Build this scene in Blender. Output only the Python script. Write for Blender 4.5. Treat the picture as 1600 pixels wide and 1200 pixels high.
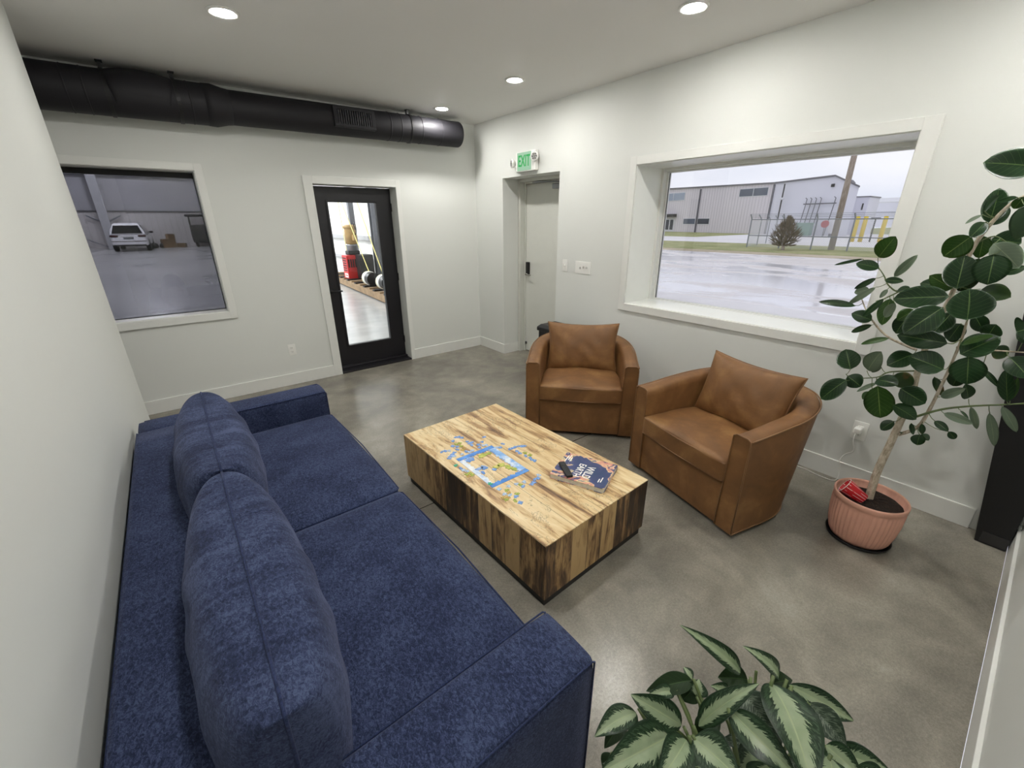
import bpy, bmesh, math, random
from mathutils import Vector, Matrix, Euler
# ---------------------------------------------------------------- clear
for o in list(bpy.data.objects): bpy.data.objects.remove(o, do_unlink=True)
SC = bpy.context.scene
COL = SC.collection
H = 2.801

# ---------------------------------------------------------------- camera
cam = bpy.data.cameras.new('camera'); cam.sensor_width = 36; cam.lens = 14.6856; cam.clip_start = 0.02; cam.clip_end = 600
camo = bpy.data.objects.new('camera', cam); COL.objects.link(camo)
R_ = (0.7833657, -0.6215428, -0.0047573); U_ = (0.2291005, 0.2816167, 0.9317752); B_ = (-0.5777985, -0.7310106, 0.3630046)
camo.matrix_world = Matrix(((R_[0], U_[0], B_[0], -3.33544), (R_[1], U_[1], B_[1], -4.9511), (R_[2], U_[2], B_[2], 1.69252), (0, 0, 0, 1)))
SC.camera = camo
SC.view_settings.view_transform = 'Standard'; SC.view_settings.look = 'None'
SC.view_settings.gamma = 1; SC.view_settings.use_curve_mapping = False
SC.view_settings.exposure = 0.0

# ---------------------------------------------------------------- world: overcast sky
W = bpy.data.worlds.new('sky'); SC.world = W; W.use_nodes = True
wn = W.node_tree.nodes; wl = W.node_tree.links; wn.clear()
wo = wn.new('ShaderNodeOutputWorld'); wb = wn.new('ShaderNodeBackground'); wb.inputs['Strength'].default_value = 1.27
wt = wn.new('ShaderNodeTexCoord'); wm = wn.new('ShaderNodeMapping'); wm.inputs['Scale'].default_value = (1.5, 1.5, 5)
wz = wn.new('ShaderNodeTexNoise'); wz.inputs['Scale'].default_value = 1.6; wz.inputs['Detail'].default_value = 5
wr = wn.new('ShaderNodeValToRGB')
wr.color_ramp.elements[0].position = 0.35; wr.color_ramp.elements[0].color = (0.66, 0.68, 0.80, 1)
wr.color_ramp.elements[1].position = 0.65; wr.color_ramp.elements[1].color = (0.82, 0.81, 0.89, 1)
wl.new(wt.outputs['Generated'], wm.inputs['Vector']); wl.new(wm.outputs['Vector'], wz.inputs['Vector'])
wl.new(wz.outputs['Fac'], wr.inputs['Fac']); wl.new(wr.outputs['Color'], wb.inputs['Color']); wl.new(wb.outputs[0], wo.inputs[0])

LAMP_L = 440.0      # radiance of each domed downlight lens
HALL_W = 1700.0      # power of each high bay lamp added to light the workshop

# ---------------------------------------------------------------- node helpers
def lin(c):
    if isinstance(c, str):
        c = [int(c[i:i+2], 16) / 255 for i in (0, 2, 4)]
    return tuple(x / 12.92 if x <= 0.04045 else ((x + 0.055) / 1.055) ** 2.4 for x in c) + (1.0,)

class NT:
    def __init__(s, name):
        s.m = bpy.data.materials.new(name); s.m.use_nodes = True
        s.n = s.m.node_tree.nodes; s.l = s.m.node_tree.links
        s.b = s.n['Principled BSDF']; s.out = s.n['Material Output']
    def put(s, sock, v):
        if isinstance(v, bpy.types.NodeSocket): s.l.new(v, sock)
        else: sock.default_value = v
    def coord(s, kind='Object', scale=(1, 1, 1), rot=(0, 0, 0), loc=(0, 0, 0)):
        t = s.n.new('ShaderNodeTexCoord'); m = s.n.new('ShaderNodeMapping')
        m.inputs['Scale'].default_value = scale; m.inputs['Rotation'].default_value = rot; m.inputs['Location'].default_value = loc
        s.l.new(t.outputs[kind], m.inputs['Vector']); return m.outputs['Vector']
    def noise(s, vec, scale, detail=3, rough=0.5, dist=0.0):
        t = s.n.new('ShaderNodeTexNoise'); s.l.new(vec, t.inputs['Vector'])
        t.inputs['Scale'].default_value = scale; t.inputs['Detail'].default_value = detail
        t.inputs['Roughness'].default_value = rough; t.inputs['Distortion'].default_value = dist
        return t.outputs['Fac']
    def math(s, op, a, b=0.0, c=None, clamp=False):
        t = s.n.new('ShaderNodeMath'); t.operation = op; t.use_clamp = clamp
        s.put(t.inputs[0], a); s.put(t.inputs[1], b)
        if c is not None: s.put(t.inputs[2], c)
        return t.outputs[0]
    def sep(s, vec):
        t = s.n.new('ShaderNodeSeparateXYZ'); s.l.new(vec, t.inputs[0]); return t.outputs
    def comb(s, x, y, z):
        t = s.n.new('ShaderNodeCombineXYZ'); s.put(t.inputs[0], x); s.put(t.inputs[1], y); s.put(t.inputs[2], z); return t.outputs[0]
    def ramp(s, fac, stops, interp='LINEAR'):
        t = s.n.new('ShaderNodeValToRGB'); s.l.new(fac, t.inputs['Fac']); cr = t.color_ramp; cr.interpolation = interp
        cr.elements[1].position = stops[-1][0]; cr.elements[0].position = stops[0][0]
        for p, c in stops[1:-1]: cr.elements.new(p)
        for i, (p, c) in enumerate(stops): cr.elements[i].color = lin(c) if not (isinstance(c, tuple) and len(c) == 4) else c
        return t.outputs['Color']
    def mix(s, fac, a, b, mode='MIX'):
        t = s.n.new('ShaderNodeMix'); t.data_type = 'RGBA'; t.blend_type = mode
        s.put(t.inputs['Factor'], fac)
        s.put(t.inputs['A'], a if isinstance(a, bpy.types.NodeSocket) else lin(a)); s.put(t.inputs['B'], b if isinstance(b, bpy.types.NodeSocket) else lin(b))
        return t.outputs['Result']
    def white(s, w):
        t = s.n.new('ShaderNodeTexWhiteNoise'); t.noise_dimensions = '1D'; s.put(t.inputs['W'], w); return t.outputs['Value']
    def bump(s, h, strength, dist=0.01):
        t = s.n.new('ShaderNodeBump'); t.inputs['Strength'].default_value = strength; t.inputs['Distance'].default_value = dist
        s.l.new(h, t.inputs['Height']); s.l.new(t.outputs[0], s.b.inputs['Normal'])
    def fin(s, color=None, rough=None, metal=None, spec=None, **k):
        if color is not None: s.put(s.b.inputs['Base Color'], color if isinstance(color, bpy.types.NodeSocket) else lin(color))
        if rough is not None: s.put(s.b.inputs['Roughness'], rough)
        if metal is not None: s.put(s.b.inputs['Metallic'], metal)
        if spec is not None: s.put(s.b.inputs['Specular IOR Level'], spec)
        for a, v in k.items(): s.put(s.b.inputs[a.replace('_', ' ')], v)
        return s.m

def flat(name, c, rough=0.5, metal=0.0, spec=0.5, var=0.06, nscale=12, bump=0.0, bscale=80):
    """plain procedural paint / plastic / metal with a faint tone variation"""
    t = NT(name); v = t.coord(); n = t.noise(v, nscale, 3)
    cc = lin(c); d = tuple(x * (1 - var) for x in cc[:3]) + (1,); e = tuple(min(1, x * (1 + var)) for x in cc[:3]) + (1,)
    col = t.ramp(n, [(0.3, d), (0.7, e)])
    if bump: t.bump(t.noise(v, bscale, 2), bump, 0.002)
    return t.fin(col, rough, metal, spec)

def emit(name, c, s):
    t = NT(name); t.fin('000000', 0.5); t.put(t.b.inputs['Emission Color'], lin(c)); t.b.inputs['Emission Strength'].default_value = s
    return t.m

def glass(name, tint=(1, 1, 1), refl=1.0):
    m = bpy.data.materials.new(name); m.use_nodes = True; n = m.node_tree.nodes; l = m.node_tree.links; n.clear()
    o = n.new('ShaderNodeOutputMaterial'); tr = n.new('ShaderNodeBsdfTransparent'); tr.inputs[0].default_value = tuple(tint) + (1,)
    gl = n.new('ShaderNodeBsdfGlossy'); gl.inputs['Roughness'].default_value = 0.0; gl.inputs['Color'].default_value = (refl, refl, refl, 1)
    fr = n.new('ShaderNodeFresnel'); fr.inputs['IOR'].default_value = 1.45; mx = n.new('ShaderNodeMixShader')
    l.new(fr.outputs[0], mx.inputs[0]); l.new(tr.outputs[0], mx.inputs[1]); l.new(gl.outputs[0], mx.inputs[2]); l.new(mx.outputs[0], o.inputs[0])
    return m

# ---------------------------------------------------------------- object helpers
def obj(name, bm, mat, parent=None, smooth=False, bevel=0.0, seg=2, sub=0, angle=35, loc=None):
    if isinstance(bm, bmesh.types.BMesh):
        me = bpy.data.meshes.new(name); bmesh.ops.recalc_face_normals(bm, faces=bm.faces[:]); bm.to_mesh(me); bm.free()
    else: me = bm
    o = bpy.data.objects.new(name, me); COL.objects.link(o)
    for m in (mat if isinstance(mat, (list, tuple)) else [mat]): me.materials.append(m)
    if smooth:
        for p in me.polygons: p.use_smooth = True
    if bevel:
        b = o.modifiers.new('bevel', 'BEVEL'); b.width = bevel; b.segments = seg; b.limit_method = 'ANGLE'; b.angle_limit = math.radians(angle)
    if sub:
        b = o.modifiers.new('subdivision', 'SUBSURF'); b.levels = sub; b.render_levels = sub
    if parent is not None: o.parent = parent
    if loc is not None: o.location = loc
    return o
def tag(o, label=None, cat=None, group=None, kind=None):
    if label: o['label'] = label
    if cat: o['category'] = cat
    if group: o['group'] = group
    if kind: o['kind'] = kind
    return o
def thing(name, label, cat, loc=(0, 0, 0), rotz=0, group=None):
    o = bpy.data.objects.new(name, None); COL.objects.link(o); o.location = loc; o.rotation_euler = (0, 0, rotz); o.empty_display_size = 0.1
    return tag(o, label, cat, group)
def struct(name, bm, m, parent=None, **k):
    o = obj(name, bm, m, parent, **k); o['kind'] = 'structure'; return o
def NB(): return bmesh.new()
def box(bm, x0, x1, y0, y1, z0, z1, mi=0, M=None):
    vs = [bm.verts.new((x, y, z)) for x in (x0, x1) for y in (y0, y1) for z in (z0, z1)]
    if M is not None:
        for v in vs: v.co = M @ v.co
    for f in ((0, 1, 3, 2), (4, 6, 7, 5), (0, 4, 5, 1), (2, 3, 7, 6), (0, 2, 6, 4), (1, 5, 7, 3)):
        bm.faces.new([vs[i] for i in f]).material_index = mi
    return bm
def B1(*a, **k): return box(NB(), *a, **k)
def frame_of(d):
    d = d.normalized(); a = Vector((0, 0, 1)) if abs(d.z) < 0.9 else Vector((1, 0, 0))
    x = d.cross(a).normalized(); return x, d.cross(x).normalized()
def tube(bm, pts, r, n=8, cap=True, mi=0):
    pts = [Vector(p) for p in pts]; rs = r if isinstance(r, (list, tuple)) else [r] * len(pts); rings = []
    x = None
    for i, p in enumerate(pts):
        d = (pts[min(i + 1, len(pts) - 1)] - pts[max(i - 1, 0)])
        if d.length < 1e-9: d = Vector((0, 0, 1))
        d.normalize()
        if x is None: x, y = frame_of(d)
        else:
            x = (x - d * x.dot(d)).normalized(); y = d.cross(x)
        rings.append([bm.verts.new(p + (x * math.cos(2 * math.pi * k / n) + y * math.sin(2 * math.pi * k / n)) * rs[i]) for k in range(n)])
    for a, b in zip(rings, rings[1:]):
        for k in range(n): bm.faces.new((a[k], a[(k + 1) % n], b[(k + 1) % n], b[k])).material_index = mi
    if cap:
        bm.faces.new(rings[0][::-1]).material_index = mi; bm.faces.new(rings[-1]).material_index = mi
    return bm
def lathe(bm, prof, n=40, cx=0, cy=0, mod=None, mi=0, M=None):
    rings = []
    for (r, z) in prof:
        ring = []
        for k in range(n):
            a = 2 * math.pi * k / n; rr = r * (mod(a, z) if mod else 1)
            v = Vector((cx + rr * math.cos(a), cy + rr * math.sin(a), z))
            ring.append(bm.verts.new(M @ v if M is not None else v))
        rings.append(ring)
    for a, b in zip(rings, rings[1:]):
        for k in range(n): bm.faces.new((a[k], a[(k + 1) % n], b[(k + 1) % n], b[k])).material_index = mi
    bm.faces.new(rings[0][::-1]).material_index = mi; bm.faces.new(rings[-1]).material_index = mi
    return bm
def smooth_path(pts, k=6):
    pts = [Vector(p) for p in pts]; P = [pts[0]] + pts + [pts[-1]]; out = []
    for i in range(1, len(P) - 2):
        for j in range(k):
            t = j / k; a, b, c, d = P[i-1], P[i], P[i+1], P[i+2]
            out.append(0.5 * ((2*b) + (c-a)*t + (2*a-5*b+4*c-d)*t*t + (3*b-a-3*c+d)*t**3))
    out.append(pts[-1]); return out
def rbox(hx, hy, hz, r, n=10, fn=None, c=(0, 0, 0)):
    """rounded box, optional vertex function of the point in [-1,1]^3"""
    bm = NB(); ax = [2 * i / n - 1 for i in range(n + 1)]
    for d in range(3):
        for s in (-1, 1):
            g = []
            for i in ax:
                row = []
                for j in ax:
                    q = [0, 0, 0]; q[d] = s; q[(d + 1) % 3] = i; q[(d + 2) % 3] = j
                    p = Vector((q[0] * hx, q[1] * hy, q[2] * hz))
                    cl = Vector((max(-(hx - r), min(hx - r, p.x)), max(-(hy - r), min(hy - r, p.y)), max(-(hz - r), min(hz - r, p.z))))
                    dd = p - cl
                    if dd.length > 1e-9: p = cl + dd.normalized() * r
                    if fn: p = fn(p, Vector(q))
                    row.append(bm.verts.new(p + Vector(c)))
                g.append(row)
            for i in range(n):
                for j in range(n):
                    f = (g[i][j], g[i+1][j], g[i+1][j+1], g[i][j+1]); bm.faces.new(f if s > 0 else f[::-1])
    bmesh.ops.remove_doubles(bm, verts=bm.verts[:], dist=1e-5); return bm
def pillow(hw, hh, ht, n=22, e=0.42, pull=0.06, seed=1, wr=0.0):
    """pinched-corner pillow lying in the XZ plane, thickness along Y"""
    bm = NB(); ax = [math.sin(math.pi / 2 * (2 * i / n - 1)) for i in range(n + 1)]; rnd = random.Random(seed); ph = [rnd.uniform(0, 6) for _ in range(6)]
    g = {}
    for s in (-1, 1):
        for i, u in enumerate(ax):
            for j, v in enumerate(ax):
                edge = i in (0, n) or j in (0, n)
                if edge and s == 1: g[(s, i, j)] = g[(-1, i, j)]; continue
                x = hw * u * (1 - pull * (1 - v * v)); z = hh * v * (1 - pull * 1.2 * (1 - u * u))
                t = ht * (max(0, (1 - u * u)) * max(0, (1 - v * v))) ** e
                w = (wr * 0.7 * math.sin(31 * u + 5 * v + ph[3]) * max(0, v) * (1 - u * u) * (0.4 + 0.6 * abs(math.sin(5 * u + ph[4]))) if s < 0 else 0) + wr * (math.sin(9 * u + ph[0] + 2 * v) * math.sin(7 * v + ph[1]) + 0.6 * math.sin(15 * u + 6 * v + ph[2])) * (1 - u * u) * (1 - v * v)
                g[(s, i, j)] = bm.verts.new((x, s * t + w, z))
    for s in (-1, 1):
        for i in range(n):
            for j in range(n):
                f = [g[(s, i, j)], g[(s, i+1, j)], g[(s, i+1, j+1)], g[(s, i, j+1)]]
                try: bm.faces.new(f if s < 0 else f[::-1])
                except ValueError: pass
    rim = []
    for k in range(-n, n + 1): pass
    def rp(u, v): return (hw * u * (1 - pull * (1 - v * v)), 0, hh * v * (1 - pull * 1.2 * (1 - u * u)))
    m = 14; q = [2 * i / m - 1 for i in range(m)]
    rim = [rp(t, -1) for t in q] + [rp(1, t) for t in q] + [rp(-t, 1) for t in q] + [rp(-1, -t) for t in q]
    return bm, rim
def ring_tube(pts, r, n=6):
    pts = list(pts); return tube(NB(), pts + [pts[0]], r, n, cap=False)
def wall_cells(axis, a0, a1, z0, z1, t0, t1, holes):
    """wall slab with rectangular holes; axis 'x' runs along X (thickness in Y) or 'y'"""
    bm = NB(); A = sorted({a0, a1, *[h[0] for h in holes], *[h[1] for h in holes]}); Z = sorted({z0, z1, *[h[2] for h in holes], *[h[3] for h in holes]})
    A = [a for a in A if a0 <= a <= a1]; Z = [z for z in Z if z0 <= z <= z1]
    def solid(i, k):
        if i < 0 or k < 0 or i >= len(A) - 1 or k >= len(Z) - 1: return False
        ca, cz = (A[i] + A[i+1]) / 2, (Z[k] + Z[k+1]) / 2
        return not any(h[0] < ca < h[1] and h[2] < cz < h[3] for h in holes)
    def P(a, t, z): return (a, t, z) if axis == 'x' else (t, a, z)
    def face(*p): bm.faces.new([bm.verts.new(q) for q in p])
    for i in range(len(A) - 1):
        for k in range(len(Z) - 1):
            if not solid(i, k): continue
            a, b, c, d = A[i], A[i+1], Z[k], Z[k+1]
            for t in (t0, t1): face(P(a, t, c), P(b, t, c), P(b, t, d), P(a, t, d))
            if not solid(i-1, k): face(P(a, t0, c), P(a, t1, c), P(a, t1, d), P(a, t0, d))
            if not solid(i+1, k): face(P(b, t0, c), P(b, t1, c), P(b, t1, d), P(b, t0, d))
            if not solid(i, k-1): face(P(a, t0, c), P(a, t1, c), P(b, t1, c), P(b, t0, c))
            if not solid(i, k+1): face(P(a, t0, d), P(a, t1, d), P(b, t1, d), P(b, t0, d))
    bmesh.ops.remove_doubles(bm, verts=bm.verts[:], dist=1e-5); return bm
def text(name, s, size, mat, parent, M, ext=0.0005, bold=0.0, sx=1.0, spacing=1.0):
    c = bpy.data.curves.new(name, 'FONT'); c.body = s; c.size = size; c.extrude = ext; c.align_x = 'CENTER'; c.align_y = 'CENTER'; c.offset = bold; c.space_character = spacing
    tmp = bpy.data.objects.new(name, c); COL.objects.link(tmp); bpy.context.view_layer.update()
    me = bpy.data.meshes.new_from_object(tmp.evaluated_get(bpy.context.evaluated_depsgraph_get())); bpy.data.objects.remove(tmp)
    me.materials.clear(); me.materials.append(mat); o = bpy.data.objects.new(name, me); COL.objects.link(o); o.parent = parent
    o.matrix_local = M @ Matrix.Diagonal((sx, 1, 1, 1)); return o

# ---------------------------------------------------------------- materials
def wall_mat(name, c):
    t = NT(name); v = t.coord(); n = t.noise(v, 1.3, 2); f = t.noise(v, 350, 2)
    cc = lin(c); col = t.ramp(n, [(0.3, tuple(x * .985 for x in cc[:3]) + (1,)), (0.7, cc)])
    t.bump(f, 0.05, 0.001); return t.fin(col, 0.6, 0, 0.3)
M_wall = wall_mat('wall paint', 'dadcd7'); M_ceil = wall_mat('ceiling paint', 'ecebe8'); M_trim = flat('trim paint', 'e0e1dc', 0.35, var=0.01)
M_sill = flat('window lining paint', 'eef0ea', 0.3, var=0.01)

def concrete():
    t = NT('polished concrete'); v = t.coord()
    a = t.noise(v, 1.4, 5, 0.6, 0.5); b = t.noise(v, 5.5, 5, 0.6, 0.3); c = t.noise(v, 90, 3, 0.7)
    d = t.noise(v, 240, 2, 0.8)
    s = t.math('ADD', t.math('ADD', t.math('MULTIPLY', a, 0.48), t.math('MULTIPLY', d, 0.17)), t.math('ADD', t.math('MULTIPLY', b, 0.20), t.math('MULTIPLY', c, 0.19)))
    col = t.ramp(s, [(0.38, '66625a'), (0.48, '78746a'), (0.56, '8c877b'), (0.66, 'a39f93')])
    # fine pale scratch marks
    w = t.noise(t.coord(scale=(1, 6, 1), rot=(0, 0, 0.6)), 26, 4, 0.7, 1.2); sc = t.ramp(w, [(0.58, '000000'), (0.72, '4a483f')])
    col = t.mix(0.35, col, sc, 'ADD')
    # saw-cut control joints
    o = t.sep(v); 
    def joint(x, at):
        d = t.math('ABSOLUTE', t.math('SUBTRACT', x, at)); return t.math('LESS_THAN', d, 0.003)
    j = joint(o[1], -2.88)
    col = t.mix(j, col, '2c2a26')
    t.bump(c, 0.03, 0.002); return t.fin(col, 0.26, 0, 0.5)
M_conc = concrete()
def concrete2(name, cols, rough, sc=1.0):
    t = NT(name); v = t.coord(); a = t.noise(v, 0.12 * sc, 5, 0.6, 0.5); b = t.noise(v, 1.1 * sc, 4)
    s = t.math('ADD', t.math('MULTIPLY', a, 0.75), t.math('MULTIPLY', b, 0.25))
    return t.fin(t.ramp(s, [(0.35, cols[0]), (0.5, cols[1]), (0.65, cols[2])]), rough, 0, 0.5)

def fabric(name, dark, mid, light):
    t = NT(name); v = t.coord(); 
    a = t.noise(t.coord(scale=(1, 0.6, 1)), 130, 5, 0.85, 1.0); b = t.noise(v, 6, 4, 0.6); c = t.noise(v, 420, 2, 0.6)
    s = t.math('ADD', t.math('MULTIPLY', a, 0.68), t.math('ADD', t.math('MULTIPLY', b, 0.18), t.math('MULTIPLY', c, 0.14)))
    col = t.ramp(s, [(0.43, dark), (0.5, mid), (0.57, light)])
    t.bump(t.math('ADD', t.math('MULTIPLY', c, .5), a), 0.30, 0.003)
    t.fin(col, 0.95, 0, 0.15); t.put(t.b.inputs['Sheen Weight'], 0.22); t.put(t.b.inputs['Sheen Roughness'], 0.5); t.put(t.b.inputs['Sheen Tint'], lin('9097b4')); return t.m
M_blue = fabric('navy chenille', '1b2137', '2b334e', '434d69')
M_bluep = fabric('navy piping', '1e253c', '29324e', '313a5a')
def pillow_fabric():
    t = NT('navy chenille wrinkled'); v = t.coord()
    a = t.noise(t.coord(scale=(1, 0.6, 1)), 130, 5, 0.85, 1.0); b = t.noise(v, 6, 4, 0.6); wv = t.noise(t.coord(scale=(0.28, 1, 0.28)), 17, 4, 0.6, 0.8)
    s = t.math('ADD', t.math('MULTIPLY', a, 0.55), t.math('ADD', t.math('MULTIPLY', b, 0.25), t.math('MULTIPLY', wv, 0.2)))
    col = t.ramp(s, [(0.43, '1b2137'), (0.5, '2d3550'), (0.57, '47516d')])
    t.bump(t.math('ADD', t.math('MULTIPLY', wv, 3.0), t.math('MULTIPLY', a, 0.5)), 0.35, 0.006)
    t.fin(col, 0.95, 0, 0.15); t.put(t.b.inputs['Sheen Weight'], 0.25); t.put(t.b.inputs['Sheen Tint'], lin('9097b4')); return t.m
M_bluew = pillow_fabric()
def leather(name, k=1.0):
    t = NT(name); v = t.coord(); a = t.noise(v, 3.2, 5, 0.6, 0.6); b = t.noise(v, 16, 5, 0.65); c = t.noise(v, 260, 3)
    s = t.math('ADD', t.math('MULTIPLY', a, 0.78), t.math('MULTIPLY', b, 0.22))
    col = t.ramp(s, [(0.30, '62452a'), (0.5, '785432'), (0.66, '8f6b42'), (0.78, 'a07d50')])
    t.bump(t.math('ADD', t.math('MULTIPLY', c, 0.5), b), 0.12, 0.003); return t.fin(col, 0.52, 0, 0.35)
M_lea = leather('tan leather'); M_leap = flat('leather piping', '7d5a38', 0.5)

def table_wood(name, top):
    t = NT(name); v = t.coord(); o = t.sep(v)
    if top:
        across, along, up = o[0], o[1], o[2]; wd = 0.196
        wob = t.math('MULTIPLY', t.math('SUBTRACT', t.noise(v, 1.0, 2), 0.5), 0.00)
        pl = t.math('FLOOR', t.math('DIVIDE', t.math('ADD', across, wob), wd)); rnd = t.white(t.math('ADD', pl, 7.3))
        vec = t.comb(t.math('MULTIPLY', across, 1.0), t.math('ADD', t.math('MULTIPLY', along, 0.13), t.math('MULTIPLY', rnd, 9)), t.math('MULTIPLY', rnd, 5))
        g1 = t.noise(vec, 30, 6, 0.62, 0.7); g2 = t.noise(vec, 7, 4, 0.6, 2.2); g3 = t.noise(vec, 95, 3, 0.6)
        s = t.math('ADD', t.math('MULTIPLY', g1, 0.36), t.math('ADD', t.math('MULTIPLY', g2, 0.56), t.math('MULTIPLY', g3, 0.1)))
        col = t.ramp(s, [(0.40, 'e6d3aa'), (0.50, 'd9c090'), (0.555, 'bd9a6a'), (0.61, '8c6a48'), (0.68, '4f3a2c')])
        sp = t.noise(t.comb(across, t.math('MULTIPLY', along, 0.4), rnd), 9, 7, 0.72, 1.6)
        line = t.math('LESS_THAN', t.math('ABSOLUTE', t.math('SUBTRACT', sp, 0.52)), 0.006)
        msk = t.math('GREATER_THAN', t.noise(v, 3.4, 2), 0.50)
        col = t.mix(t.math('MULTIPLY', t.math('MULTIPLY', line, msk), 0.75), col, '33241b')
        fr = t.math('FRACT', t.math('DIVIDE', across, wd)); seam = t.math('LESS_THAN', fr, 0.012)
        col = t.mix(t.math('MULTIPLY', seam, 0.75), col, '3c2818')
        t.bump(g1, 0.05, 0.002)
    else:
        # vertical boards around the sides
        u = t.math('ADD', t.math('MULTIPLY', o[0], 1.0), t.math('MULTIPLY', o[1], 1.0)); wd = 0.112
        pl = t.math('FLOOR', t.math('DIVIDE', u, wd)); rnd = t.white(t.math('ADD', pl, 3.1)); rn2 = t.white(t.math('ADD', pl, 91.7))
        vec = t.comb(u, t.math('ADD', t.math('MULTIPLY', o[2], 0.16), t.math('MULTIPLY', rnd, 7)), rn2)
        g1 = t.noise(vec, 34, 6, 0.62, 1.1); g2 = t.noise(vec, 12, 4, 0.6, 1.5)
        s = t.math('ADD', t.math('ADD', t.math('MULTIPLY', g1, 0.5), t.math('MULTIPLY', g2, 0.5)), t.math('MULTIPLY', t.math('SUBTRACT', rn2, 0.5), 0.30))
        col = t.ramp(s, [(0.36, 'c4a473'), (0.45, 'a78659'), (0.51, '7f6140'), (0.57, '553d28'), (0.66, '2f231b')])
        fr = t.math('FRACT', t.math('DIVIDE', u, wd)); seam = t.math('LESS_THAN', fr, 0.02)
        col = t.mix(t.math('MULTIPLY', seam, 0.7), col, '1f140c'); t.bump(g1, 0.08, 0.003)
    return t.fin(col, 0.38, 0, 0.45)
M_top = table_wood('spalted wood top', True); M_side = table_wood('spalted wood sides', False)
M_black = flat('black paint', '0e0e10', 0.45, var=0.1); M_duct = flat('black duct metal', '1e1d22', 0.6, 0.2, 0.5, var=0.12, nscale=3)
M_doorb = flat('black door paint', '17161b', 0.4, var=0.08); M_rubber = flat('dark gasket', '08080a', 0.6)
M_white = flat('white plastic', 'e9e9e4', 0.35, var=0.01); M_grey = flat('grey steel', '8b8d90', 0.35, 0.7); M_chrome = flat('brushed steel', 'c9c7c2', 0.25, 1.0)
M_slot = flat('dark slots', '2b2a29', 0.6); M_edoor = flat('pale grey door paint', 'cfd0c8', 0.45, var=0.01)
M_glass = glass('clear glass', (0.97, 0.98, 0.97)); M_tint = glass('tinted glass', (0.34, 0.34, 0.36))
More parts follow.
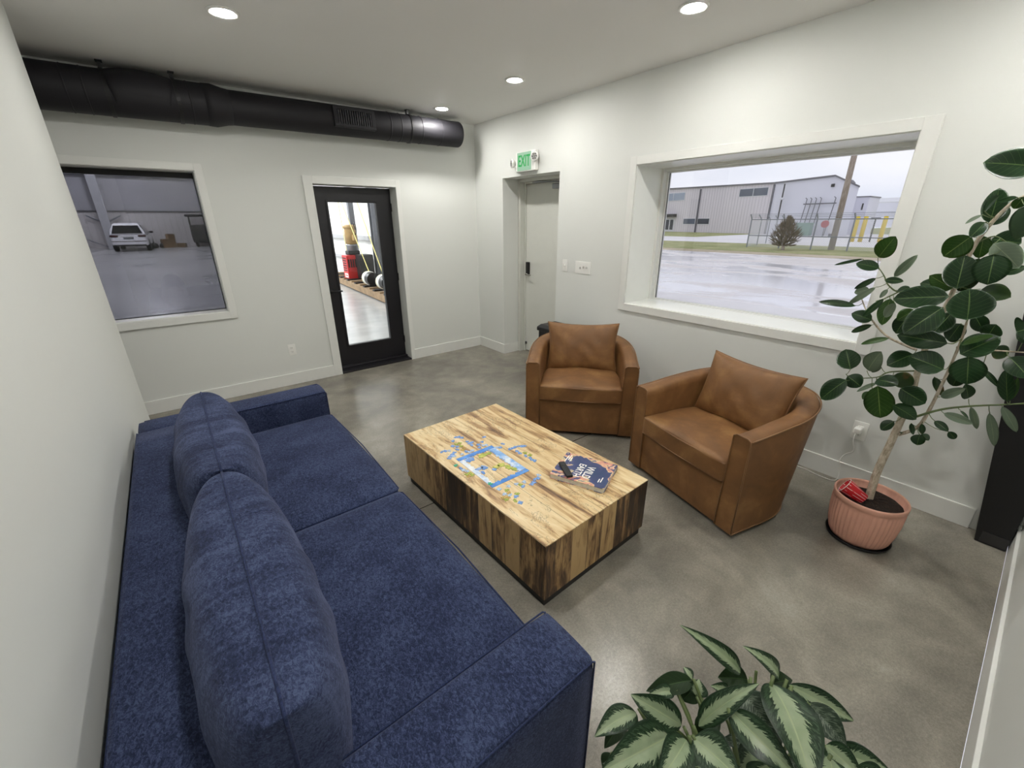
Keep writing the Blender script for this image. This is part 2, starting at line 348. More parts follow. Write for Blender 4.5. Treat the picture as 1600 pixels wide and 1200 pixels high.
# plant and puzzle coordinates (metres)
FLEAF= [(-0.744, -4.814, 1.871, -0.79, -4.664, 1.896, 0.106, 0.0), (-0.528, -4.72, 1.677, -0.51, -4.709, 1.815, 0.081, 0.0), (-0.624, -4.698, 1.724, -0.68, -4.727, 1.779, 0.043, 0.0), (-0.648, -4.777, 1.772, -0.639, -4.728, 1.758, 0.02, 0.0), (-0.6, -4.792, 1.773, -0.591, -4.777, 1.729, 0.041, 1.0), (-0.6, -4.694, 1.71, -0.626, -4.656, 1.674, 0.018, 2.0), (-0.636, -4.716, 1.681, -0.677, -4.692, 1.621, 0.053, 0.0), (-0.504, -4.717, 1.67, -0.503, -4.758, 1.737, 0.067, 0.0), (-0.6, -4.686, 1.622, -0.59, -4.62, 1.534, 0.096, 1.0), (-0.54, -4.744, 1.612, -0.552, -4.834, 1.598, 0.081, 0.0), (-0.636, -4.81, 1.74, -0.657, -4.823, 1.614, 0.074, 3.0), (-0.624, -4.762, 1.598, -0.635, -4.86, 1.506, 0.085, 2.0), (-0.672, -4.778, 1.557, -0.685, -4.794, 1.436, 0.109, 0.0), (-0.576, -4.722, 1.623, -0.569, -4.731, 1.532, 0.058, 1.0), (-0.684, -4.709, 1.412, -0.664, -4.695, 1.549, 0.111, 0.0), (-0.648, -4.695, 1.405, -0.705, -4.614, 1.459, 0.068, 1.0), (-0.72, -4.697, 1.381, -0.723, -4.517, 1.347, 0.1, 0.0), (-0.54, -4.648, 1.403, -0.557, -4.57, 1.408, 0.056, 0.0), (-0.72, -4.78, 1.291, -0.706, -4.751, 1.419, 0.153, 0.0), (-0.564, -4.707, 1.385, -0.595, -4.733, 1.533, 0.085, 0.0), (-0.552, -4.771, 1.403, -0.604, -4.867, 1.387, 0.075, 3.0), (-0.54, -4.821, 1.472, -0.525, -4.873, 1.507, 0.037, 0.0), (-0.744, -4.694, 1.336, -0.8, -4.606, 1.21, 0.111, 0.0), (-0.576, -4.712, 1.29, -0.629, -4.681, 1.197, 0.078, 0.0), (-0.564, -4.753, 1.248, -0.598, -4.736, 1.17, 0.07, 0.0), (-0.552, -4.568, 1.256, -0.556, -4.542, 1.157, 0.075, 0.0), (-0.54, -4.584, 1.282, -0.577, -4.535, 1.228, 0.062, 1.0), (-0.6, -4.487, 1.33, -0.628, -4.492, 1.202, 0.063, 1.0), (-0.648, -4.52, 1.315, -0.628, -4.492, 1.241, 0.045, 2.0), (-0.636, -4.471, 1.331, -0.655, -4.412, 1.232, 0.029, 0.0), (-0.624, -4.449, 1.22, -0.643, -4.364, 1.244, 0.064, 0.0), (-0.624, -4.452, 1.195, -0.595, -4.372, 1.137, 0.03, 0.0), (-0.66, -4.372, 1.287, -0.637, -4.204, 1.283, 0.036, 0.0), (-0.6, -4.419, 1.377, -0.621, -4.331, 1.28, 0.03, 2.0), (-0.552, -4.388, 1.359, -0.57, -4.334, 1.337, 0.048, 2.0), (-0.6, -4.41, 1.42, -0.619, -4.34, 1.362, 0.027, 0.0), (-0.624, -4.45, 1.418, -0.624, -4.52, 1.419, 0.032, 0.0), (-0.6, -4.502, 1.373, -0.631, -4.55, 1.393, 0.031, 0.0), (-0.624, -4.399, 1.519, -0.652, -4.444, 1.618, 0.083, 1.0), (-0.648, -4.419, 1.474, -0.637, -4.321, 1.49, 0.051, 0.0), (-0.6, -4.335, 1.508, -0.611, -4.224, 1.471, 0.015, 0.0), (-0.576, -4.471, 1.43, -0.58, -4.531, 1.537, 0.038, 2.0), (-0.6, -4.467, 1.373, -0.628, -4.453, 1.332, 0.021, 2.0), (-0.528, -4.782, 1.287, -0.501, -4.83, 1.213, 0.062, 0.0), (-0.552, -4.848, 1.201, -0.559, -4.857, 1.262, 0.076, 0.0), (-0.6, -4.951, 1.267, -0.594, -4.923, 1.246, 0.113, 0.0), (-0.696, -4.786, 1.182, -0.746, -4.867, 1.245, 0.045, 1.0), (-0.648, -4.536, 1.149, -0.65, -4.437, 1.098, 0.032, 1.0), (-0.708, -4.742, 1.179, -0.727, -4.583, 1.177, 0.083, 0.0), (-0.66, -4.431, 0.96, -0.636, -4.382, 1.055, 0.099, 0.0), (-0.696, -4.432, 0.91, -0.711, -4.351, 0.777, 0.096, 0.0), (-0.624, -4.421, 0.912, -0.616, -4.488, 0.869, 0.082, 0.0), (-0.648, -4.496, 0.967, -0.706, -4.533, 1.088, 0.084, 2.0), (-0.564, -4.528, 0.986, -0.59, -4.507, 0.949, 0.035, 0.0), (-0.672, -4.546, 0.943, -0.724, -4.636, 0.952, 0.078, 0.0), (-0.636, -4.598, 0.965, -0.614, -4.68, 0.938, 0.077, 3.0), (-0.576, -4.537, 0.896, -0.633, -4.479, 0.843, 0.022, 2.0), (-0.72, -4.568, 0.92, -0.694, -4.614, 0.752, 0.116, 1.0), (-0.6, -4.538, 0.848, -0.622, -4.509, 0.806, 0.045, 1.0), (-0.696, -4.648, 0.928, -0.686, -4.749, 0.879, 0.093, 0.0), (-0.72, -4.647, 0.849, -0.718, -4.743, 0.806, 0.08, 0.0), (-0.696, -4.665, 0.759, -0.711, -4.63, 0.702, 0.052, 0.0), (-0.54, -4.63, 1.069, -0.594, -4.557, 1.001, 0.086, 0.0), (-0.744, -4.768, 1.07, -0.754, -4.644, 1.105, 0.107, 0.0), (-0.72, -4.747, 1.181, -0.733, -4.575, 1.187, 0.085, 0.0), (-0.72, -4.825, 1.137, -0.727, -4.853, 1.018, 0.112, 0.0), (-0.576, -4.81, 1.035, -0.552, -4.804, 0.951, 0.062, 0.0), (-0.696, -4.795, 1.139, -0.673, -4.888, 1.232, 0.102, 0.0), (-0.54, -4.732, 0.976, -0.577, -4.787, 0.902, 0.033, 3.0), (-0.648, -4.784, 0.915, -0.68, -4.85, 0.987, 0.041, 2.0), (-0.576, -4.871, 0.915, -0.628, -4.846, 0.992, 0.053, 0.0), (-0.624, -4.815, 0.837, -0.623, -4.917, 0.819, 0.038, 2.0), (-0.6, -4.89, 0.886, -0.577, -4.936, 0.782, 0.028, 2.0), (-0.6, -4.951, 0.878, -0.595, -5.008, 0.73, 0.036, 2.0), (-0.576, -4.861, 0.855, -0.623, -4.898, 0.836, 0.014, 0.0), (-0.564, -4.872, 1.063, -0.575, -4.946, 0.995, 0.024, 0.0), (-0.624, -4.983, 0.952, -0.627, -4.941, 1.091, 0.052, 0.0), (-0.576, -4.991, 0.946, -0.618, -4.984, 1.062, 0.025, 1.0), (-0.66, -4.936, 1.153, -0.703, -5.01, 1.089, 0.089, 0.0), (-0.564, -4.878, 1.155, -0.547, -4.929, 1.133, 0.064, 3.0), (-0.624, -4.977, 0.927, -0.618, -5.048, 0.827, 0.035, 2.0), (-0.624, -4.796, 0.789, -0.64, -4.853, 0.762, 0.035, 0.0), (-0.624, -4.855, 0.754, -0.607, -4.884, 0.72, 0.032, 0.0), (-0.672, -4.768, 0.719, -0.687, -4.773, 0.668, 0.054, 0.0), (-0.636, -4.771, 0.713, -0.672, -4.804, 0.703, 0.033, 0.0), (-0.624, -4.758, 0.757, -0.612, -4.773, 0.701, 0.026, 0.0), (-0.6, -4.719, 0.739, -0.641, -4.744, 0.698, 0.021, 0.0), (-0.6, -4.701, 0.678, -0.583, -4.671, 0.651, 0.015, 0.0), (-0.6, -4.953, 1.233, -0.606, -4.932, 1.221, 0.064, 0.0), (-0.54, -4.762, 1.193, -0.517, -4.719, 1.162, 0.053, 0.0)]
FSTEM= {'trunk': [(-0.59, -4.666, 0.266), (-0.59, -4.661, 0.424), (-0.59, -4.67, 0.582), (-0.59, -4.678, 0.731), (-0.59, -4.685, 0.862), (-0.59, -4.674, 1.001), (-0.59, -4.671, 1.213), (-0.59, -4.687, 1.316), (-0.59, -4.692, 1.39), (-0.59, -4.701, 1.552), (-0.59, -4.723, 1.657), (-0.59, -4.764, 1.749), (-0.59, -4.811, 1.791)], 'b2': [(-0.59, -4.689, 0.658), (-0.59, -4.746, 0.725), (-0.59, -4.762, 0.826), (-0.59, -4.769, 0.929), (-0.59, -4.775, 1.076), (-0.59, -4.776, 1.186), (-0.59, -4.77, 1.274)], 'b3': [(-0.6, -4.721, 0.772), (-0.6, -4.8, 0.843), (-0.6, -4.884, 0.89), (-0.6, -4.974, 0.929), (-0.6, -5.062, 0.968)], 'b4': [(-0.59, -4.644, 1.101), (-0.59, -4.529, 1.14), (-0.59, -4.457, 1.199), (-0.59, -4.407, 1.261), (-0.59, -4.378, 1.31)], 'b5': [(-0.59, -4.67, 1.002), (-0.59, -4.573, 0.968), (-0.59, -4.532, 0.928), (-0.59, -4.437, 0.897), (-0.59, -4.404, 0.91)], 'b6': [(-0.59, -4.769, 1.144), (-0.59, -4.867, 1.153), (-0.59, -4.992, 1.169)], 'b7': [(-0.59, -4.685, 1.366), (-0.59, -4.566, 1.383), (-0.59, -4.509, 1.364), (-0.59, -4.463, 1.392), (-0.59, -4.436, 1.434), (-0.59, -4.407, 1.469)], 'b8': [(-0.59, -4.509, 1.364), (-0.59, -4.463, 1.325), (-0.59, -4.434, 1.309)], 'b9': [(-0.59, -4.71, 1.595), (-0.59, -4.752, 1.624), (-0.59, -4.798, 1.598)]}
AGL= [(-2.505, -4.78, 0.714, -2.614, -4.668, 0.847, 0.037, 0), (-2.493, -4.775, 0.689, -2.547, -4.73, 0.694, 0.049, 1), (-2.441, -4.833, 0.708, -2.508, -4.763, 0.797, 0.035, 0), (-2.455, -4.809, 0.679, -2.432, -4.84, 0.708, 0.041, 1), (-2.534, -4.823, 0.795, -2.679, -4.948, 0.799, 0.084, 0), (-2.454, -4.847, 0.715, -2.387, -4.962, 0.67, 0.044, 0), (-2.691, -4.748, 0.698, -2.611, -4.811, 0.833, 0.043, 0), (-2.693, -4.731, 0.674, -2.765, -4.643, 0.738, 0.057, 0), (-2.736, -4.734, 0.707, -2.92, -4.698, 0.756, 0.073, 0), (-2.755, -4.656, 0.701, -2.866, -4.631, 0.709, 0.047, 0), (-2.616, -4.702, 0.72, -2.718, -4.65, 0.718, 0.04, 1), (-2.667, -4.69, 0.717, -2.727, -4.663, 0.732, 0.027, 0), (-2.611, -4.698, 0.71, -2.605, -4.672, 0.718, 0.02, 0), (-2.606, -4.709, 0.696, -2.642, -4.697, 0.663, 0.041, 1), (-2.627, -4.72, 0.693, -2.607, -4.71, 0.719, 0.04, 0), (-2.556, -4.764, 0.692, -2.587, -4.733, 0.706, 0.025, 0), (-2.657, -4.791, 0.775, -2.666, -4.922, 0.764, 0.054, 0), (-2.568, -4.785, 0.737, -2.599, -4.879, 0.715, 0.069, 2), (-2.596, -4.845, 0.653, -2.65, -4.793, 0.673, 0.033, 2), (-2.74, -4.766, 0.747, -2.748, -4.858, 0.765, 0.066, 0), (-2.745, -4.762, 0.745, -2.856, -4.771, 0.765, 0.054, 0), (-2.451, -4.883, 0.7, -2.467, -4.961, 0.68, 0.052, 2), (-2.521, -4.931, 0.707, -2.536, -4.996, 0.715, 0.047, 0), (-2.469, -4.948, 0.648, -2.449, -5.029, 0.678, 0.049, 0), (-2.587, -4.856, 0.645, -2.704, -4.848, 0.691, 0.058, 0), (-2.757, -4.633, 0.662, -2.834, -4.634, 0.62, 0.034, 1), (-2.808, -4.635, 0.576, -2.841, -4.642, 0.564, 0.025, 1), (-2.661, -4.749, 0.634, -2.611, -4.771, 0.669, 0.044, 1), (-2.725, -4.743, 0.654, -2.846, -4.702, 0.652, 0.055, 0), (-2.568, -4.825, 0.604, -2.564, -4.79, 0.627, 0.04, 1), (-2.714, -4.802, 0.715, -2.805, -4.819, 0.696, 0.063, 0), (-2.793, -4.718, 0.595, -2.872, -4.671, 0.672, 0.055, 2), (-2.585, -4.896, 0.703, -2.664, -4.928, 0.703, 0.059, 2), (-2.505, -4.983, 0.682, -2.496, -5.044, 0.681, 0.055, 0), (-2.649, -4.878, 0.718, -2.728, -4.895, 0.721, 0.061, 0), (-2.795, -4.753, 0.684, -2.878, -4.765, 0.69, 0.063, 0), (-2.544, -4.946, 0.722, -2.614, -4.974, 0.715, 0.062, 0)]
AST= [[(-2.66, -4.688, 0.707), (-2.665, -4.738, 0.653), (-2.709, -4.787, 0.566)], [(-2.749, -4.653, 0.691), (-2.717, -4.699, 0.677), (-2.68, -4.751, 0.629)], [(-2.483, -4.782, 0.717), (-2.508, -4.796, 0.677), (-2.587, -4.839, 0.572)], [(-2.542, -4.819, 0.767), (-2.531, -4.82, 0.701), (-2.598, -4.853, 0.528)], [(-2.59, -4.768, 0.657), (-2.586, -4.789, 0.621), (-2.598, -4.839, 0.503)], [(-2.445, -4.846, 0.705), (-2.47, -4.846, 0.664), (-2.544, -4.881, 0.502)], [(-2.609, -4.7, 0.71), (-2.61, -4.722, 0.663), (-2.647, -4.776, 0.548)]]
PZ= [(-2.116, -2.81, 0), (-2.098, -2.817, 0), (-2.086, -2.832, 0), (-2.155, -2.84, 0), (-1.969, -2.922, 0), (-2.191, -2.895, 0), (-2.171, -2.92, 0), (-2.163, -2.888, 2), (-2.138, -2.891, 2), (-2.151, -2.93, 2), (-2.147, -2.959, 3), (-2.167, -2.975, 3), (-2.085, -2.904, 0), (-2.09, -2.934, 0), (-2.092, -2.958, 0), (-2.077, -2.924, 0), (-2.28, -2.915, 0), (-2.264, -2.921, 0), (-2.251, -2.928, 1), (-2.225, -2.971, 0), (-2.244, -2.98, 0), (-2.268, -2.996, 0), (-2.283, -3.008, 0), (-2.254, -3.001, 1), (-2.197, -3.018, 1), (-2.162, -3.004, 0), (-2.146, -3.02, 1), (-2.127, -3.019, 1), (-2.191, -2.949, 0), (-2.054, -2.982, 0), (-2.018, -2.965, 0), (-2.068, -3.016, 0), (-2.038, -3.008, 1), (-2.022, -3.015, 1), (-1.927, -3.071, 0), (-1.968, -3.097, 0), (-1.98, -3.087, 1), (-1.934, -3.15, 0), (-1.912, -3.155, 0), (-1.891, -3.153, 0), (-1.869, -3.158, 0), (-1.853, -3.17, 0), (-1.836, -3.178, 0), (-1.912, -3.199, 0), (-1.914, -3.228, 0), (-1.891, -3.247, 2), (-1.908, -3.275, 0), (-1.881, -3.284, 2), (-1.904, -3.307, 0), (-1.905, -3.33, 0), (-1.903, -3.349, 0), (-2.293, -3.102, 4), (-2.287, -3.145, 0), (-2.285, -3.171, 1), (-2.279, -3.188, 1), (-2.293, -3.218, 2), (-2.273, -3.219, 2), (-2.273, -3.245, 2), (-2.291, -3.235, 3), (-2.235, -3.444, 1), (-2.183, -3.454, 1), (-2.208, -3.479, 2), (-2.209, -3.494, 3), (-2.239, -3.499, 1), (-2.231, -3.509, 1), (-2.262, -3.519, 3), (-2.262, -3.536, 2), (-2.252, -3.536, 3), (-2.205, -3.552, 0), (-2.196, -3.542, 2), (-2.23, -3.574, 2), (-2.22, -3.603, 0), (-2.136, -3.468, 1), (-2.125, -3.481, 2), (-2.088, -3.478, 1), (-2.121, -3.503, 0), (-2.029, -3.496, 0), (-2.013, -3.494, 0), (-2.074, -3.518, 0), (-2.061, -3.519, 0), (-1.983, -3.478, 1), (-2.244, -3.377, 4)]
# ================================================================ SETTING
struct('floor', B1(-6.0, 0.6, -5.22, 0.2, -0.12, 0.0), M_conc)
struct('ceiling', B1(-6.0, 0.52, -5.22, 0.0, H, H + 0.15), M_ceil)
W1 = (-4.9, -2.975, 0.877, 2.118); D1 = (-2.0047, -1.1088, 0.0, 2.06)
RC = (-1.5334, -0.5701, 0.0, 2.1667); W2 = (-4.295, -2.477, 0.957, 2.137)
struct('wall_back', wall_cells('x', -6.0, 0.52, 0.0, H + .15, 0.0, 0.2, [W1, D1]), M_wall)
struct('wall_right', wall_cells('y', -5.3, 0.0, 0.0, H + .15, 0.0, 0.52, [RC, W2]), M_wall)
struct('wall_left', B1(-3.84, -3.72, -5.22, -0.97, 0.0, H), M_wall)
struct('wall_front', B1(-6.0, 0.0, -5.37, -5.235, 0.0, H), M_wall)
struct('wall_corridor', B1(-6.15, -6.0, -5.37, 0.2, 0.0, H + .15), M_wall)
BBH = 0.130; BT = 0.014
def bboard(name, *parts):
    bm = NB()
    for p in parts: box(bm, *p)
    struct(name, bm, M_trim, bevel=0.002)
bboard('baseboard_back', (-6, -2.0945, -BT, 0, 0, BBH), (-1.0561, -BT, -BT, 0, 0, BBH))
bboard('baseboard_right', (-BT, 0, RC[1], 0, 0, BBH), (-BT, 0.234, RC[1] - BT, RC[1], 0, BBH), (-BT, 0, -5.06, RC[0], 0, BBH), (-BT, 0.234, RC[0], RC[0] + BT, 0, BBH))
bboard('baseboard_front', (-3.72, -0.02, -5.235, -5.235 + BT, 0, BBH))
bboard('baseboard_left', (-3.72, -3.72 + BT, -5.2, -0.97, 0, BBH), (-3.85, -3.72 + BT, -0.97, -0.97 + BT, 0, BBH))
# --- casing boards around the openings
def casing(name, plane, a0, a1, z0, z1, wl_, wr_, wt, wb_, proud=0.014):
    bm = NB()
    def q(p0, p1, r0, r1):
        if plane == 'x': box(bm, p0, p1, -proud, 0, r0, r1)
        else: box(bm, -proud, 0, p0, p1, r0, r1)
    q(a0 - wl_, a0, z0 - wb_, z1 + wt); q(a1, a1 + wr_, z0 - wb_, z1 + wt); q(a0, a1, z1, z1 + wt)
    if wb_: q(a0, a1, z0 - wb_, z0)
    return struct(name, bm, M_trim, bevel=0.002)
casing('trim_1', 'x', D1[0], D1[1], 0, 2.06, 0.09, 0.053, 0.073, 0)
casing('trim_2', 'x', W1[0], W1[1], W1[2], W1[3], 0.06, 0.06, 0.06, 0.067, 0.02)
casing('trim_3', 'y', W2[0], W2[1], W2[2], W2[3], 0.079, 0.064, 0.064, 0.067)
# --- window 1: fixed tinted pane into the workshop
w = struct('window_1', B1(W1[0], W1[1], 0.168, 0.174, W1[2], W1[3]), M_tint)
bm = NB(); box(bm, W1[0], W1[1], 0.150, 0.19, W1[3] - 0.05, W1[3]); box(bm, W1[1] - 0.010, W1[1], 0.150, 0.19, W1[2], W1[3]); box(bm, W1[0], W1[1], 0.150, 0.19, W1[2], W1[2] + 0.010); box(bm, W1[0], W1[0] + .01, 0.150, 0.19, W1[2], W1[3])
struct('window_gasket', bm, M_rubber, w)
bm = NB(); box(bm, W1[0], W1[1], 0.001, 0.15, W1[2] - .001, W1[2] + 0.006); box(bm, W1[1] - 0.006, W1[1] + .001, 0.001, 0.15, W1[2], W1[3]); box(bm, W1[0], W1[1], 0.001, 0.15, W1[3] - 0.006, W1[3] + .001)
struct('window_lining', bm, M_trim, w)
# --- window 2: big picture window
w = struct('window_2', B1(0.448, 0.456, W2[0], W2[1], W2[2], W2[3]), M_glass)
bm = NB()
for (x0, x1, k) in ((0.368, 0.42, 1.0), (0.42, 0.47, 1.45)):
    s, tp, bt = 0.028 * k, 0.028 * k, 0.008 * k
    box(bm, x0, x1, W2[0], W2[0] + s, W2[2], W2[3]); box(bm, x0, x1, W2[1] - s, W2[1], W2[2], W2[3])
    box(bm, x0, x1, W2[0] + s, W2[1] - s, W2[3] - tp, W2[3]); box(bm, x0, x1, W2[0] + s, W2[1] - s, W2[2], W2[2] + bt)
struct('window_frame', bm, M_trim, w, bevel=0.002)
bm = NB(); e = 0.005
box(bm, 0.0, 0.368, W2[0], W2[0] + e, W2[2], W2[3]); box(bm, 0.0, 0.368, W2[1] - e, W2[1], W2[2], W2[3]); box(bm, 0.0, 0.368, W2[0] + e, W2[1] - e, W2[3] - e, W2[3]); box(bm, 0.0, 0.368, W2[0] + e, W2[1] - e, W2[2], W2[2] + e)
struct('window_lining', bm, M_sill, w)
struct('window_gasket', B1(0.44, 0.4475, W2[1] - 0.044, W2[1] - 0.040, W2[2] + .01, W2[3] - .04), M_rubber, w)
# --- door 1: black full-lite door
yl = 0.16; G1 = (-1.835, -1.300, 0.288, 1.896)
bm = wall_cells('x', D1[0] + .004, D1[1] - .004, 0.045, 2.052, yl, yl + 0.044, [G1])
d = struct('door_1', bm, M_doorb)
bm = NB(); f = 0.022
for (a, b, c, e_) in ((G1[0] - f, G1[0], G1[2] - f, G1[3] + f), (G1[1], G1[1] + f, G1[2] - f, G1[3] + f), (G1[0], G1[1], G1[3], G1[3] + f), (G1[0], G1[1], G1[2] - f, G1[2])): box(bm, a, b, yl - 0.012, yl, c, e_)
struct('glazing_bead', bm, M_doorb, d, bevel=0.003)
struct('door_glass', B1(G1[0], G1[1], yl + 0.015, yl + 0.021, G1[2], G1[3]), M_glass, d)
bm = NB(); box(bm, D1[0], D1[1], -0.01, yl + .05, 0, 0.022); box(bm, D1[0], D1[1], yl - 0.05, yl + 0.05, 0.022, 0.042)
struct('threshold', bm, M_doorb, d, bevel=0.004)
bm = NB(); lathe(bm, [(0.026, 0), (0.026, 0.012), (0.011, 0.014), (0.011, 0.05)], 20, M=Matrix.Translation((-1.95, yl, 0.95)) @ Matrix.Rotation(math.pi / 2, 4, 'X')); tube(bm, [(-1.95, yl - 0.05, 0.95), (-1.86, yl - 0.052, 0.95), (-1.83, yl - 0.045, 0.947)], 0.009, 8)
struct('door_handle', bm, M_black, d, smooth=True)
bm = NB()
for z in (0.25, 1.05, 1.85): tube(bm, [(D1[1] - 0.004, yl - 0.006, z - 0.045), (D1[1] - 0.004, yl - 0.006, z + 0.045)], 0.007, 8)
struct('hinge', bm, M_black, d)
# --- door 2: pale steel exit door deep in its recess
d = struct('door_2', B1(0.33, 0.375, -1.49, -0.615, 0.012, 2.112), M_edoor)
bm = NB()
for (x0, x1, k) in ((0.234, 0.33, 0.045), (0.31, 0.40, 0.06)):
    box(bm, x0, x1, RC[1] - k, RC[1], 0, RC[3]); box(bm, x0, x1, RC[0], RC[0] + k, 0, RC[3]); box(bm, x0, x1, RC[0] + k, RC[1] - k, RC[3] - k + .01, RC[3])
struct('door_frame', bm, M_edoor, d, bevel=0.003)
bm = NB(); box(bm, 0.40, 0.41, RC[0], RC[1], 0, RC[3]); struct('weather_panel', bm, M_edoor, d)
bm = NB(); box(bm, 0.300, 0.33, -0.705, -0.650, 1.03, 1.20); struct('keypad_lock', bm, M_black, d, bevel=0.006)
bm = NB(); lathe(bm, [(0.024, 0), (0.024, 0.015), (0.012, 0.02), (0.012, 0.055)], 18, M=Matrix.Translation((0.33, -0.68, 1.045)) @ Matrix.Rotation(-math.pi / 2, 4, 'Y')); tube(bm, [(0.275, -0.68, 1.045), (0.272, -0.78, 1.045)], 0.009, 8)
struct('door_handle', bm, M_chrome, d, smooth=True)
bm = NB(); box(bm, 0.27, 0.33, -1.44, -1.14, 2.035, 2.09); struct('door_closer', bm, M_grey, d, bevel=0.006)
bm = NB(); tube(bm, [(0.29, -1.30, 2.10), (0.24, -1.02, 2.115), (0.29, -0.84, 2.12)], 0.008, 6); box(bm, 0.24, 0.32, -1.05, -0.83, 2.112, 2.122); struct('closer_arm', bm, M_grey, d)
bm = NB(); box(bm, 0.315, 0.33, -0.655, -0.625, 0.10, 0.13); struct('door_stop', bm, M_slot, d)

# ================================================================ LIGHTS
M_lens = emit('lit lens', 'fffcf8', LAMP_L); M_ring = flat('downlight ring', 'eeeeea', 0.4, var=0.01)
LP = [(-2.772, -1.627), (-0.72, -3.29), (-0.709, -1.684), (-0.72, -0.476), (-0.72, -4.90), (-2.772, -3.29), (-4.9, -1.65), (-2.772, -4.92)]  # sofa, passage and front left downlights are added fill, out of view
LL = ['recessed round downlight at the left, nearest the black duct end by the left wall', 'recessed round downlight over the picture window, cut by the top edge of the photo', 'recessed round downlight in the ceiling above the exit door side, middle of the right-hand row', 'recessed round downlight by the open end of the black duct in the corner',
      'recessed round downlight above the front right corner of the room', 'added unseen fill downlight above the navy sofa', 'added unseen fill downlight in the passage beyond the left wall', 'added unseen fill downlight above the front left corner of the room']
for i, (x, y) in enumerate(LP):
    t = thing('downlight', LL[i], 'ceiling light', (x, y, H), 0, 'recessed ceiling downlights')
    obj('trim_ring', lathe(NB(), [(0.060, -0.001), (0.082, -0.001), (0.082, -0.006), (0.070, -0.011), (0.060, -0.006)], 40), M_ring, t, smooth=True)
    obj('lens', lathe(NB(), [(0.001, -0.0015), (0.059, -0.0015), (0.059, -0.004), (0.052, -0.0095), (0.038, -0.0135), (0.020, -0.0155), (0.001, -0.016)], 32), M_lens, t, smooth=True)

# ================================================================ DUCT
t = thing('ventilation_duct', 'black round spiral ventilation duct hanging under the ceiling along the back wall', 'duct', (0, 0, 0))
def dpt(x): return Vector((x, -0.18 - 0.008 * (x + 2), 2.615 + 0.010 * (x + 2)))
def cyl(x0, x1, r, n=40, extra=()):
    bm = NB(); k = 2 + int(abs(x1 - x0) / 0.05); pts = [dpt(x0 + (x1 - x0) * i / k) for i in range(k + 1)]; return tube(bm, pts, r, n)
obj('main_pipe', cyl(-2.66, -0.36, 0.130), M_duct, t, smooth=True, bevel=0.004)
obj('wide_pipe', cyl(-6.0, -2.76, 0.150), M_duct, t, smooth=True, bevel=0.004)
bm = NB(); xs = [-2.80, -2.74, -2.66, -2.62]; tube(bm, [dpt(x) for x in xs], [0.152, 0.156, 0.136, 0.1315], 40); obj('reducer', bm, M_duct, t, smooth=True)
bm = NB(); tube(bm, [dpt(x) + Vector((0, 0, z)) for x, z in ((-3.38, 0), (-3.34, .008), (-3.27, .020), (-3.20, .024), (-3.12, .020), (-3.05, .008), (-3.02, 0))], [0.151, 0.152, 0.154, 0.155, 0.154, 0.152, 0.151], 40); obj('bulged_joint', bm, M_duct, t, smooth=True)
bm = NB(); c = dpt(-0.5); tube(bm, [dpt(-0.359), dpt(-0.353)], 0.125, 40); obj('end_cap', bm, M_duct, t)
def seam(x, r, w=0.006):
    bm = NB(); tube(bm, [dpt(x - w), dpt(x), dpt(x + w)], [r, r + 0.003, r], 40); obj('seam_ring', bm, M_duct, t, smooth=True)
for x in (-3.62, -3.52, -2.9): seam(x, 0.1505)
for x in (-1.22, -1.10, -0.86, -0.62): seam(x, 0.1305)
for x, r in ((-3.40, 0.153), (-2.98, 0.153), (-0.98, 0.133)):
    bm = NB(); tube(bm, [dpt(x - 0.012), dpt(x + 0.012)], r + 0.003, 40); p = dpt(x); box(bm, x - 0.012, x + 0.012, p.y - 0.012, p.y + 0.012, p.z + r - .005, H); box(bm, x - 0.02, x + 0.02, p.y - 0.04, p.y + 0.02, H - 0.006, H)
    obj('hanging_strap', bm, M_black, t)
# supply grille on the duct side
p = dpt(-1.6); ang = math.radians(28)
MG = Matrix.Translation((-1.60, p.y, p.z)) @ Matrix.Rotation(-math.radians(4), 4, 'X')
bm = NB()
for (a, b, c, d_) in ((-0.20, 0.20, 0.06, 0.085), (-0.20, 0.20, -0.085, -0.06), (-0.20, -0.165, -0.06, 0.06), (0.165, 0.20, -0.06, 0.06)): box(bm, a, b, -0.150, -0.10, c, d_, M=MG)
box(bm, -0.19, 0.19, -0.118, -0.112, -0.07, 0.07, M=MG)
g = obj('grille_frame', bm, M_duct, t, bevel=0.002)
bm = NB()
for i in range(15):
    x = -0.155 + i * 0.0221; box(bm, x, x + 0.005, -0.147, -0.12, -0.06, 0.06, M=MG)
obj('grille_blades', bm, flat('bare metal blades', '6e6c70', 0.35, 0.8, var=0.3, nscale=30), g)

# ================================================================ WALL FITTINGS
def plate(name, label, cat, origin, axis, w, h, group=None):
    """axis 'x': on the back wall facing -Y; 'y': on the right wall facing -X; local X across, Z up, -Y out of the wall"""
    return thing(name, label, cat, origin, 0 if axis == 'x' else -math.pi / 2, group)
def receptacle(t, gang=1):
    for s in (-1, 1):
        r = obj('socket_face', rbox(0.0165, 0.003, 0.0145, 0.0028, 6, c=(0, -0.006, s * 0.021)), M_white, t)
        bm = NB(); box(bm, -0.0075, -0.005, -0.0095, -0.0088, s * .021, s * .021 + .009); box(bm, 0.005, 0.0075, -0.0095, -0.0088, s * .021, s * .021 + .009); box(bm, -0.002, 0.002, -0.0095, -0.0088, s * .021 - .009, s * .021 - .005)
        obj('socket_slots', bm, M_slot, r)
t = plate('power_outlet', 'white duplex power outlet low on the back wall beside the black door', 'outlet', (-2.492, 0, 0.393), 'x', .07, .115, 'power outlets')
obj('cover_plate', rbox(0.037, 0.003, 0.060, 0.0025, 6, c=(0, -0.003, 0)), M_white, t); receptacle(t)
